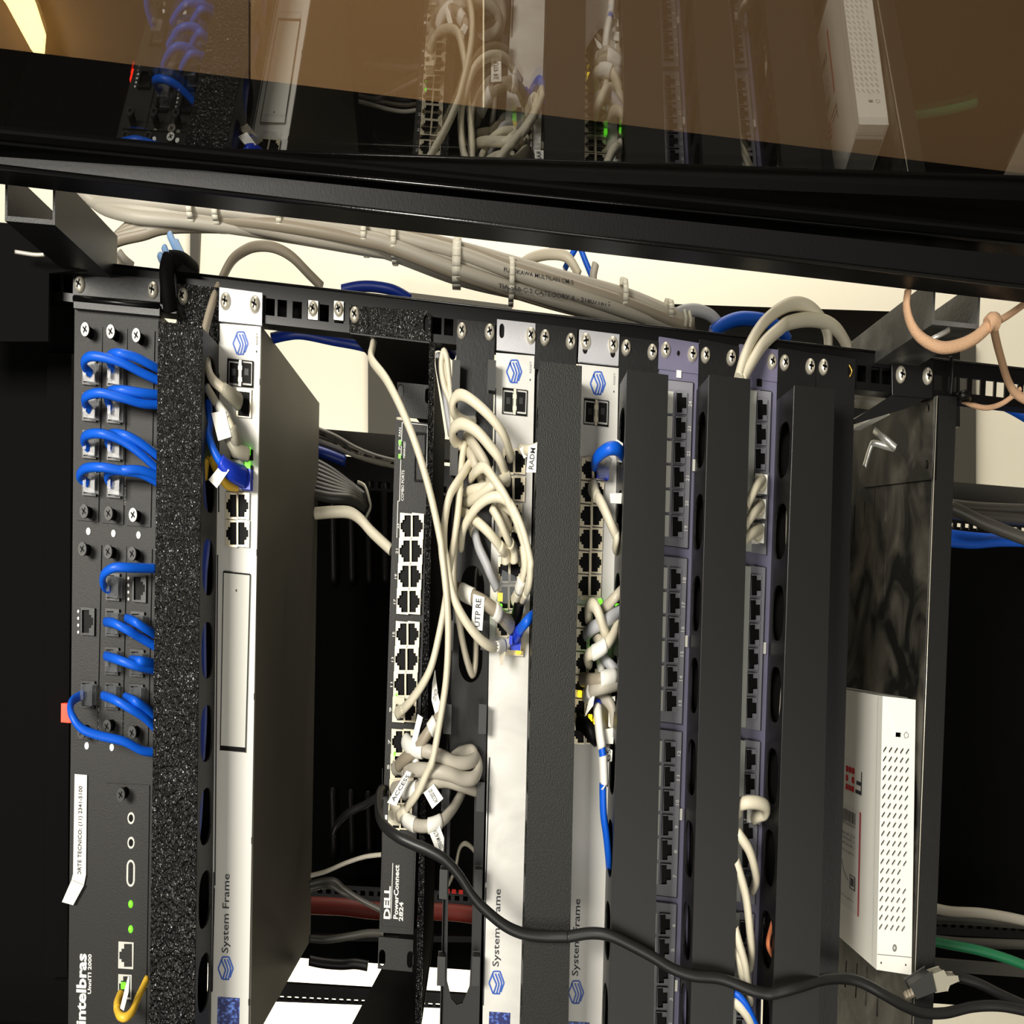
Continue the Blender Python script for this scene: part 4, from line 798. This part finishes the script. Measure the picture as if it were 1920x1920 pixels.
ob = cable('white cord carrying the tag that hangs over the black cover edge', ('d1', (1520, 1080, -14), (1560, 1090, -30), (1620, 1080, -34), (1680, 1050, -30)), 3.2, 'cream'); flag(ob, 'd1', [(1560, 1250), (1580, 1060), (1640, 1040), (1632, 1250)], -46.5, 'RADM', 9)
flag(ob, 'd1', [(1515, 1080), (1540, 1060), (1575, 1130), (1545, 1150)], -30)
cable('brown plug body between the lights of the wavy switch', ('d2', (1480, 640, -6), (1490, 600, -12), (1500, 560, -18), (1510, 500, -20)), 5.5, 'portblack')
mb = MB(); mb.quad([(942, 1068), (966, 1080), (972, 1100), (950, 1132), (930, 1128)], -14, 3, 'clear'); tag(mb.build('clear_sleeve'), 'clear plastic sleeve with blue print over the lit sockets', 'sleeve')
mb = MB(); mb.quad([(935, 1220), (948, 1222), (943, 1246), (938, 1248)], -20, .5, 'beige'); tag(mb.build('tape_end'), 'small beige tape end under the ring marked plug', 'tape')
# cords at the foot of the dark switch
GD = 'grey cables at the lower sockets of the dark switch'
ob = cable('grey cable rising to the curled tag over the shelf underside', ('d2', (640, 1670, -4), (690, 1620, -14), (760, 1560, -22), (830, 1470, -26), (900, 1370, -26), (950, 1290, -24)), 4.4, 'brown_grey', group=GD, bands=[(.7, .85, 'tag')])
flag(ob, 'd2', [(885, 1080), (905, 980), (925, 1150), (950, 1260), (905, 1300), (880, 1200)], -28, 'UTP RECEP', 7)
ob = cable('uppermost thick grey cable curling into the finger duct window', ('d2', (690, 1490, -10), (740, 1540, -20), (860, 1570, -26), (960, 1610, -26), (1050, 1650, -24), (1140, 1650, -20), (1190, 1620, -14), (1170, 1570, -8), (1100, 1580, -2), (1000, 1620, 4)), 4.6, 'grey_cable', group=GD, bands=[(.03, .2, 'tag')])
flag(ob, 'd2', [(735, 1500), (780, 1300), (817, 1325), (770, 1510)], -26)
ob = cable('middle thick grey cable with black print curling into the finger duct window', ('d2', (700, 1700, -10), (780, 1700, -22), (900, 1710, -28), (1010, 1730, -28), (1100, 1765, -24), (1180, 1760, -20), (1215, 1700, -14), (1200, 1620, -8), (1150, 1590, 0)), 4.8, 'grey_cable', group=GD)
flag(ob, 'd3', [(560, 325), (700, 95), (735, 110), (625, 350)], -30, 'ACCESS', 7)
ob = cable('grey cable coming out from under the square tag', ('d2', (660, 1850, -8), (760, 1840, -20), (870, 1800, -24), (980, 1780, -22), (1090, 1810, -18), (1210, 1850, -6)), 4.4, 'grey_cable', group=GD, bands=[(.08, .25, 'tag')])
flag(ob, 'd3', [(885, 370), (822, 255), (895, 190), (965, 295)], -30, 'ACCESS 02', 8)
ob = cable('lowest grey cable with a long tag, climbing into the finger duct window', ('d3', (660, 400, -6), (700, 450, -14), (780, 490, -22), (870, 490, -26), (960, 450, -22), (1030, 370, -12), (1080, 290, -2), (1110, 220, 6)), 4.2, 'grey_cable', group=GD, bands=[(.14, .28, 'tag'), (.42, .55, 'tag')])
flag(ob, 'd3', [(920, 690), (855, 520), (930, 470), (970, 580), (965, 685)], -29, 'TERRAM ALTA', 8)
cable('short grey cord crossing under the tags of the dark switch', ('d2', (760, 1560, -14), (770, 1650, -18), (800, 1740, -16), (830, 1820, -10)), 3.6, 'tag', group=GD)
for x, y in ((741, 1440), (739, 1480)): cable('grey plug end in a lower socket of the dark switch', ('p', (x, y, 14), (x + 10, y - 2, 4), (x + 22, y + 6, -6)), 5, 'grey_cable', group=GD)
# cords of the third silver switch
G3 = 'tagged cords of the third silver switch'
ob = cable('bright blue cord folded at the top of the third silver switch', ('d4', (440, 1200, -10), (460, 1140, -26), (530, 1085, -34), (600, 1080, -32), (650, 1130, -20)), 4.2, 'blue', group=G3)
MB().quad([(1118, 1118 - 245), (1136, 1110 - 260), (1148, 860), (1140, 895), (1124, 895)], -16, 6, 'clear').build('clear_sleeve', ob); MB().rect(1131, 886, 18, 20, -10, 8, 'blue_boot').build('plug', ob, bevel=.0006)
flag(ob, 'd4', [(580, 1050), (600, 1010), (645, 1040), (640, 1180), (600, 1170)], -20)
cable('white cord slanting down the third silver switch from its fourth socket', ('d4', (430, 1360, -8), (450, 1410, -18), (490, 1470, -26), (550, 1600, -30), (600, 1710, -26)), 4.0, 'cream', group=G3, boot=[(0, 'cream', 6, 14)])
cable('white cord end with a soft loop beside the smooth cover', ('d4', (590, 1640, -22), (600, 1720, -28), (590, 1790, -20), (600, 1815, -10)), 3.4, 'cream', group=G3)
MB().quad([(1143, 925), (1166, 924), (1165, 944), (1145, 943)], -24, 2, 'tag').build('sleeve'); tag(bpy.data.objects['sleeve'], 'crinkled clear sleeve with a letter next to the smooth cover', 'sleeve')
for lab, sp, r, m_, bd in (
    ('white cord with folded head under the empty sockets', ('e1', (400, 620, -10), (400, 530, -20), (440, 520, -28), (480, 600, -30), (520, 730, -24)), 4.4, 'cream', ()),
    ('pale cord rising to the smooth cover beside the folded one', ('e1', (490, 560, -12), (550, 500, -22), (610, 440, -24), (660, 390, -14)), 4.0, 'beige', ()),
    ('grey cord with print crossing beneath the folded head', ('e1', (380, 730, -8), (430, 680, -20), (520, 630, -24), (620, 560, -18)), 4.6, 'grey_cable_cool', ()),
    ('white cord with a broad white sleeve, crossing down to the left', ('e1', (400, 940, -10), (390, 880, -24), (450, 850, -30), (520, 800, -32), (570, 740, -28), (610, 650, -18)), 4.2, 'cream', ((.35, .6, 'tag'),)),
    ('small white cord stub above the broad sleeve', ('e1', (450, 740, -12), (480, 780, -24), (500, 830, -22)), 4.0, 'beige', ()),
    ('grey cord dropping to the smooth cover below the broad sleeve', ('e1', (480, 850, -12), (520, 910, -20), (580, 970, -22), (640, 1010, -12)), 4.0, 'grey_cable_cool', ()),
    ('level grey cord with a white band at the cover', ('e1', (350, 1050, -8), (420, 1060, -22), (500, 1050, -28), (620, 1020, -22)), 4.6, 'brown_grey', ((.62, .9, 'tag'),)),
    ('level pinkish grey cord just below, white band at its plug', ('e1', (380, 1170, -8), (420, 1130, -22), (500, 1105, -28), (620, 1080, -22)), 4.6, 'grey_cable', ((.1, .35, 'tag'),)),
    ('grey cord bending down beside the long white tags', ('e1', (470, 1160, -10), (530, 1200, -16), (570, 1270, -18), (570, 1400, -14)), 4.4, 'grey_cable', ()),
    ('white cord hidden deepest in the tangle', ('e1', (480, 900, -6), (490, 980, -8), (500, 1050, -8)), 4.4, 'tag', ())): cable(lab, sp, r, m_, group=G3, bands=bd)
ob = cable('long bright blue cord with two white sleeves running down along the third silver switch', ('e1', (460, 1230, -14), (465, 1300, -20), (480, 1450, -24), (500, 1600, -26), (508, 1800, -26), 'e2', (500, 200, -26), (505, 400, -24), (525, 550, -20), (540, 700, -14), (545, 780, -6)), 3.8, 'blue', group=G3, bands=[(.07, .3, 'tag'), (.34, .5, 'tag')], boot=[(0, 'blue_boot', 4.8, 10)])
flag(ob, 'e1', [(370, 1320), (400, 1200), (445, 1150), (430, 1240)], -26); flag(ob, 'e1', [(540, 1390), (545, 1180), (590, 1170), (580, 1400)], -18); flag(ob, 'e1', [(515, 1515), (510, 1410), (580, 1400), (575, 1515)], -20); flag(ob, 'e1', [(515, 1650), (515, 1540), (570, 1560), (565, 1640)], -22, 'G5', 8)
for x, y in ((418, 1420), (350, 1400)): pass
mb = MB(); mb.tube(pth(['e1', (330, 1360, -8), (370, 1380, -14), (420, 1440, -18), (450, 1470, -14)]), 6, 'portblack'); tag(mb.build('black_plug'), 'black plug at the last sockets of the third silver switch', 'plug')
# patch panel cords
for i, (lab, sp, pc) in enumerate((('uppermost of the three short white cords plugged side by side', ('d4', (1650, 1310, -14), (1610, 1350, -26), (1570, 1420, -32), (1530, 1500, -34)), (1427, 904)),
                       ('middle of the three short white cords plugged side by side', ('d4', (1640, 1490, -14), (1600, 1530, -26), (1560, 1580, -32), (1520, 1640, -34)), (1424, 950)),
                       ('lowest of the three short white cords plugged side by side', ('d4', (1635, 1660, -14), (1590, 1680, -26), (1550, 1710, -32), (1510, 1750, -34)), (1421, 996)))):
    ob = cable(lab, sp, 3.8, 'cream', group='short white cords in the purple panel')
    mb = MB(); x, y = pc; mb.rect(x, y + 3, 21, 34, -13, 9, 'tag'); mb.rect(x + 9, y + 3, 8, 40, -9, 4, 'clear'); mb.disc(at(x, y + 2, -13), 6, 3, 'cream', taper=.8); mb.build('plug', ob, bevel=.0005)
ob = cable('white cord curled in a ring over the label strip', ('e2', (1475, 400, -30), (1470, 350, -36), (1530, 325, -40), (1610, 325, -38), (1670, 350, -32), (1670, 400, -24), (1620, 420, -18), (1590, 440, -10)), 4.4, 'cream', group='white cords over the second purple panel'); MB().rect(1412, 1530, 20, 22, -10, 8, 'tag').build('plug', ob, bevel=.0006)
ob = cable('white cord bowing from the cover below the curled ring', ('e2', (1460, 530, -40), (1490, 570, -42), (1550, 660, -40), (1590, 780, -34), (1605, 880, -24), (1580, 950, -12)), 4.0, 'cream', group='white cords over the second purple panel'); MB().rect(1407, 1658, 18, 36, -10, 8, 'clear').build('plug', ob, bevel=.0006)
cable('longest white cord bowing past two label strips', ('e2', (1455, 745, -42), (1490, 850, -42), (1530, 1000, -40), (1555, 1200, -36), (1570, 1400, -26), (1558, 1510, -12)), 4.0, 'cream', group='white cords over the second purple panel')
cable('upper of two white cords leaving the cover near the black cable', ('e2', (1450, 1230, -40), (1480, 1340, -42), (1520, 1480, -40), (1545, 1640, -34), (1560, 1760, -24)), 4.0, 'cream', group='white cords over the second purple panel')
cable('lower of two white cords leaving the cover near the black cable', ('e2', (1445, 1300, -36), (1470, 1420, -38), (1500, 1560, -34), (1520, 1700, -20)), 4.0, 'cream', group='white cords over the second purple panel')
cable('white cord at the foot of the frame beside a thin blue one', ('e2', (1425, 1740, -38), (1490, 1790, -40), (1550, 1870, -38), (1600, 2000, -30)), 4.2, 'cream', group='white cords over the second purple panel')
cable('thin blue cord at the foot of the frame over a white one', ('e2', (1410, 1690, -38), (1470, 1710, -42), (1540, 1790, -42), (1620, 1960, -34)), 2.6, 'blue')
# cords inside the managers seen through their holes
for i, (x, m_, r) in enumerate(((1500, 'beige', 4.2), (1512, 'cream', 4.0), (1490, 'grey_cable', 4))):
    cable('pale cords lying inside the last cable manager, seen through its holes', ('p', (x, 800, -12 - 4 * i), (x - 10, 1000, -20 + 5 * i), (x - 6, 1180, -14), (x - 22, 1330, -22 + 4 * i), (x - 22, 1550, -14), (x - 34, 1750, -20), (x - 36, 1990, -16)), r, m_, group='cords inside the last cable manager')
for i, (x, m_, r) in enumerate(((1340, 'beige', 4.0), (1350, 'cream', 4.0))):
    cable('pale cords lying inside the manager between the purple panels', ('p', (x, 860, -14 - 4 * i), (x - 4, 1000, -22 + 5 * i), (x - 14, 1180, -14), (x - 22, 1450, -20), (x - 28, 1650, -14), (x - 36, 1990, -18)), r, m_, group='cords inside the manager between the purple panels')
cable('blue cord inside the last cable manager near the curled ring', ('p', (1470, 1540, -14), (1462, 1620, -20), (1456, 1700, -12)), 3.2, 'blue_dark')
cable('copper toned cord at a hole of the last cable manager', ('p', (1448, 1790, -22), (1440, 1730 + 40, -30), (1446, 1740, -20), (1452, 1720, -12)), 2.2, 'orange')
# cables rising over the rail at the purple panels
cable('upper white cable arching over the rail from the second purple panel', ('d4', (1475, 575, -30), (1520, 420, -20), (1590, 270, -6), (1680, 150, 6), (1800, 60, 14), 'e3', (290, 35, 20), (390, 70, 24), (470, 160, 28), (505, 250, 30), (512, 350, 32)), 4.6, 'cream')
cable('lower white cable arching over the rail from the second purple panel', ('d4', (1500, 585, -28), (1570, 460, -20), (1660, 320, -6), (1780, 210, 6), 'e3', (220, 175, 12), (350, 150, 20), (480, 165, 26), (580, 230, 30), (660, 360, 34)), 4.8, 'cream')
cable('bright blue cable arching behind the rail at the purple panels', ('d4', (1280, 250, 40), (1360, 190, 40), (1460, 150, 40), (1560, 145, 40), (1680, 165, 40), (1770, 220, 42), (1835, 310, 44)), 5.0, 'blue')
cable('cool grey cable arching out of the end of the grey bundle', ('d4', (990, 130, 46), (1080, 90, 44), (1170, 82, 44), (1260, 110, 44), (1320, 160, 44), (1370, 240, 46)), 4.4, 'grey_cable_cool')
# ------------------------------------------------------------------ the grey bundle over the rail
cl = [(165, 378, 14), (250, 392, 20), (380, 402, 22), (530, 424, 20), (690, 448, 24), (741, 458, 26), (857, 492, 38), (959, 520, 36), (1060, 548, 34), (1168, 574, 30), (1240, 594, 20), (1300, 614, 12)]
GG = 'grey cables of the big bundle above the rail'; nb = 13
for i in range(nb):
    ph = 2 * math.pi * i / nb * 1.0; rad = 1 if i % 3 else .45; pts = []
    for j, (x, y, h) in enumerate(cl):
        a = ph + .28 * j + random.uniform(-.12, .12)
        pts.append((x, y + math.cos(a) * h * .82 * rad, 52 + math.sin(a) * 12 * rad))
    if i % 2 == 0: pts = [(216 + i, 500, 60), (200 + .6 * i, 478 - i, 58), (216 + 1.5 * i, 452 - 1.6 * i, 55), (268, 438 - 2.2 * i, 53), (335, 424 - 2.4 * i, 52)] + pts[3:]
    else: pts = [(150 + 2 * i, 330, 66), (143 + 3 * i, 350, 62), (170 + i, 372 + i, 58)] + pts[1:]
    ob = cable('grey cable of the thick tied bundle running above the rail', ('p',) + tuple(pts), 4.5, 'grey_cable' if i % 4 else 'brown_grey', group=GG, name='bundle_cable')
    if i == 0: b0 = ob
for s_, x, y, l, h, rt in (('TIA-568-C.2 CATEGORY 6 - 218071819', 1040, 553, 210, 9, .11), ('FURUKAWA MULTILAN CM 5', 1010, 517, 130, 8, .13)):
    mb = MB(); k = k_at(x, y, 36); e = (V((1 / 1, rt, 0))).normalized(); vs, fs = TXT[s_]; c = at(x, y, 36)
    for u, v in vs: mb.v.append(c + e * ((u - .5) * l * k) - V((0, 1, 0)) * ((v - .5) * h * k))
    for f in fs: mb.face(f, 'dark_print')
    mb.build('cable_print', b0)
ties = [(366, 402, 24, 'first'), (413, 408, 21, 'second'), (531, 424, 18, 'third'), (686, 449, 26, 'fourth'), (741, 459, 32, 'fifth'), (857, 495, 42, 'sixth'), (959, 530, 40, 'seventh'), (1168, 562, 34, 'eighth'), (1252, 592, 24, 'ninth')]
for x, y, h, o in ties:
    mb = MB(); P_ = []
    for q in range(17):
        a = 2 * math.pi * q / 16; k = k_at(x, y, 52); P_.append(at(x, y, 52) + V((0, math.cos(a) * h * k, math.sin(a) * 17)))
    for a_, b_ in zip(P_, P_[1:]):
        w_ = V((1.6, 0, 0)) if x not in (857,) else V((2.6, 0, 0)); n_ = len(mb.v); mb.v += [a_ - w_, a_ + w_, b_ + w_, b_ - w_]; mb.face((n_, n_ + 1, n_ + 2, n_ + 3), 'tie', True)
    if x > 800:
        mb.rect(x, y - h - 2, 9, 14, 44, 6, 'tie')
    ob = tag(mb.build('cable_tie'), 'white cable tie on the grey bundle, %s counted from the cabinet corner' % o, 'cable tie', 'cable ties on the grey bundle')
    so = ob.modifiers.new('s', 'SOLIDIFY'); so.thickness = .0012
for x, y in ((1283, 588), (1292, 590)): tag(MB().tube([at(x, y - 6, 30), at(x + 3, y + 8, 28), at(x + 2, y + 22, 30)], 1.5, 'tie').build('cable_tie'), 'short white tie tail at the end of the grey bundle', 'cable tie', 'short tie tails')
cable('pale brown cable making a small arch above the bundle', ('h2', (130, 325, 60), (180, 290, 62), (250, 275, 64), (310, 288, 64), (350, 350, 62)), 4, 'beige')
cable('short grey cable end standing up from the bundle', ('h2', (402, 385, 60), (400, 350, 60), (408, 310, 60)), 4.2, 'grey_cable')
for i, sp in enumerate((((245, 250), (262, 262), (270, 275)), ((340, 250), (320, 285), (298, 330)), ((355, 255), (372, 300), (395, 355)), ((275, 245), (262, 262), (250, 275)))):
    cable('thin blue cable dropping behind the grey bundle, %s of four' % ordn[i], ('h2',) + tuple((x, y, 85) for x, y in sp), 3, 'blue', group='thin blue cables behind the bundle')
cable('grey flat cord under the bundle near the cabinet corner', ('c4', (860, 670, 30), (900, 720, 30), (960, 770, 34)), 3.2, 'grey_cable')
# ------------------------------------------------------------------ the long black cable
cable('long black cable snaking in front of all the units down to the lower shelf', ('d3', (560, 250, 30), (520, 235, 12), (497, 290, -6), (498, 400, -24), (530, 480, -38), (620, 560, -48), (740, 620, -52), (860, 670, -54), (980, 740, -55), (1080, 850, -55), (1170, 990, -55), (1260, 1090, -55), (1400, 1205, -55), (1540, 1268, -54), (1700, 1287, -53), (1850, 1288, -53),
      'e2', (250, 1290, -53), (420, 1265, -53), (560, 1285, -54), (700, 1350, -54), (850, 1430, -54), (1000, 1520, -54), (1150, 1570, -54), (1350, 1592, -53), (1550, 1670, -54), (1660, 1698, -54),
      'e5', (120, 1698, -54), (300, 1650, -52), (470, 1600, -40), (620, 1590, -30), (750, 1620, -28), (900, 1700, -28), (1050, 1785, -24), (1180, 1835, -16), (1350, 1840, -10), (1550, 1795, -6), (1750, 1790, -6), (1960, 1830, -6)), 3.7, 'black_cable', name='black_cable', n=14)
ob = cable('black cord leaving the grey plug toward the dark lower corner', ('e5', (1400, 1580, 8), (1480, 1590, 8), (1600, 1630, 8), (1760, 1710, 8), (1960, 1800, 8)), 3.6, 'black_cable', name='power_cord')
tagp = thing('cable_plug', 'dark grey plug with clear latch hanging over the lower shelf lip', 'plug', at(1760, 1850, 0))
mb = MB(); mb.prism([at(CR['e5'][0] + x / 3.84, CR['e5'][1] + y / 3.84, -14) for x, y in ((1110, 1640), (1250, 1550), (1280, 1680), (1150, 1730))], V((0, 0, 12)), 'finger'); mb.build('plug_body', tagp, bevel=.0008)
mb = MB(); mb.prism([at(CR['e5'][0] + x / 3.84, CR['e5'][1] + y / 3.84, -12) for x, y in ((1250, 1560), (1340, 1535), (1365, 1570), (1440, 1575), (1450, 1610), (1385, 1640), (1370, 1680), (1285, 1690))], V((0, 0, 9)), 'boot_grey'); mb.build('latch', tagp, bevel=.0005)
for i in range(4): MB().tube(pth(['e5', (1062 + 20 * i, 1690 - 10 * i, -8), (1082 + 20 * i, 1740 - 10 * i, -12)]), 2.0, 'brown_grey', n=8).build('strain_rib', tagp)
# ------------------------------------------------------------------ natural string at the right
ob = cable('natural fibre string knotted in loops around the cross channel and rail', ('e3', (1085, -60, -100), (1075, 60, -100), (1110, 190, -102), (1190, 290, -102), (1320, 350, -102), (1450, 335, -100), (1570, 280, -98), (1670, 190, -96)), lambda t: 3.0 + 1.0 * t, 'jute', cat='string', name='string')
MB().tube(pth(['e3', (1655, 190, -98), (1690, 160, -98), (1720, 175, -96)]), 5.2, 'jute').build('knot', ob)
MB().tube(pth(['e3', (1720, 170, -96), (1820, 110, -90), (1960, 10, -80)]), 2.2, 'jute').build('string_end', ob)
MB().tube(pth(['e3', (1700, 190, -96), (1720, 300, -70), (1760, 450, -40), (1800, 580, -20), (1850, 670, -14), (1920, 720, -12), (1980, 740, -10)]), 3.2, 'jute').build('string_end', ob)
MB().tube(pth(['e3', (1895, 650, -12), (1840, 700, -12), (1750, 760, -8), (1650, 785, 0), (1550, 765, 6), (1470, 730, 8)]), 1.8, 'jute').build('string_end', ob)
tag(MB().tube(pth(['e3', (1445, 715, -2), (1470, 695, -4), (1510, 690, -4), (1530, 705, 0)]), 3, 'rail').build('black_clip'), 'black clip under the rail beside the lower shelf', 'clip')
tag(MB().tube([at(1783, 668, -2), at(1785, 700, -3), at(1782, 740, -1)], 1.6, 'black', n=8).build('black_tie'), 'black tie looped round the rail beside the lower shelf ear', 'cable tie')
# right hand depth of the cabinet
for lab, sp, r, m_ in (
    ('grey cable slanting across the dark opening right of the lower shelf', ('e3', (1390, 1500, 200), (1480, 1540, 198), (1620, 1610, 196), (1800, 1680, 194), (1960, 1740, 192)), 5.5, 'dark_cable'),
    ('straight grey cable along the rear post, upper one', ('e3', (1380, 1475, 300), (1600, 1500, 300), (1980, 1515, 300)), 4.5, 'dark_cable'),
    ('straight grey cable along the rear post, lower one', ('e3', (1380, 1540, 300), (1600, 1560, 300), (1980, 1590, 300)), 6, 'dark_cable'),
    ('green cable slanting down in the dark opening beside the lower shelf', ('e5', (1250, 1320, 150), (1400, 1350, 150), (1600, 1390, 148), (1800, 1450, 146), (1980, 1520, 144)), 4, 'green'),
    ('loose grey cable tied to the rear bar beside the lower shelf', ('e5', (1270, 1085, 330), (1400, 1110, 330), (1600, 1120, 330), (1800, 1150, 330), (1980, 1190, 330)), 5, 'grey_cable'),
    ('dark cable just under the tied grey one', ('e5', (1270, 1150, 335), (1500, 1160, 335), (1980, 1195, 335)), 6, 'dark_cable'),
    ('grey cable below the perforated bar beside the lower shelf', ('e5', (1260, 1310, 300), (1450, 1330, 300), (1700, 1340, 300), (1980, 1350, 300)), 4.5, 'dark_cable'),
    ('blue cable entering at the right edge below the rail', ('e3', (1790, 755, 60), (1860, 790, 60), (1980, 860, 60)), 5.5, 'blue'),
    ('grey cable behind the blank panel under the rail', ('e3', (690, 660, 60), (800, 665, 60), (960, 680, 60)), 6, 'grey_cable'),
    ('second grey cable behind the blank panel under the rail', ('e3', (690, 720, 65), (800, 735, 65), (900, 760, 65)), 6, 'grey_cable')): cable(lab, sp, r, m_)
for i in range(5): cable('blue cable of the flat blue bundle along the rear rail', ('e3', (1370, 1690 + 16 * i, 310 - 3 * i), (1550, 1712 + 14 * i, 310 - 3 * i), (1750, 1722 + 8 * i, 310 - 3 * i), (1980, 1700 + 14 * i, 310 - 3 * i)), 4.0, 'blue', group='blue cables on the rear rail')
MB().quad([(1740, 1797), (2000, 1818), (2000, 1838), (1740, 1820)], 260, 6, 'trim_grey').build('rear_bar', cab)
MB().quad([(585, 1752), (1000, 1757), (1000, 1768), (585, 1764)], 330, 6, 'frame_mid').build('rear_bar', cab)
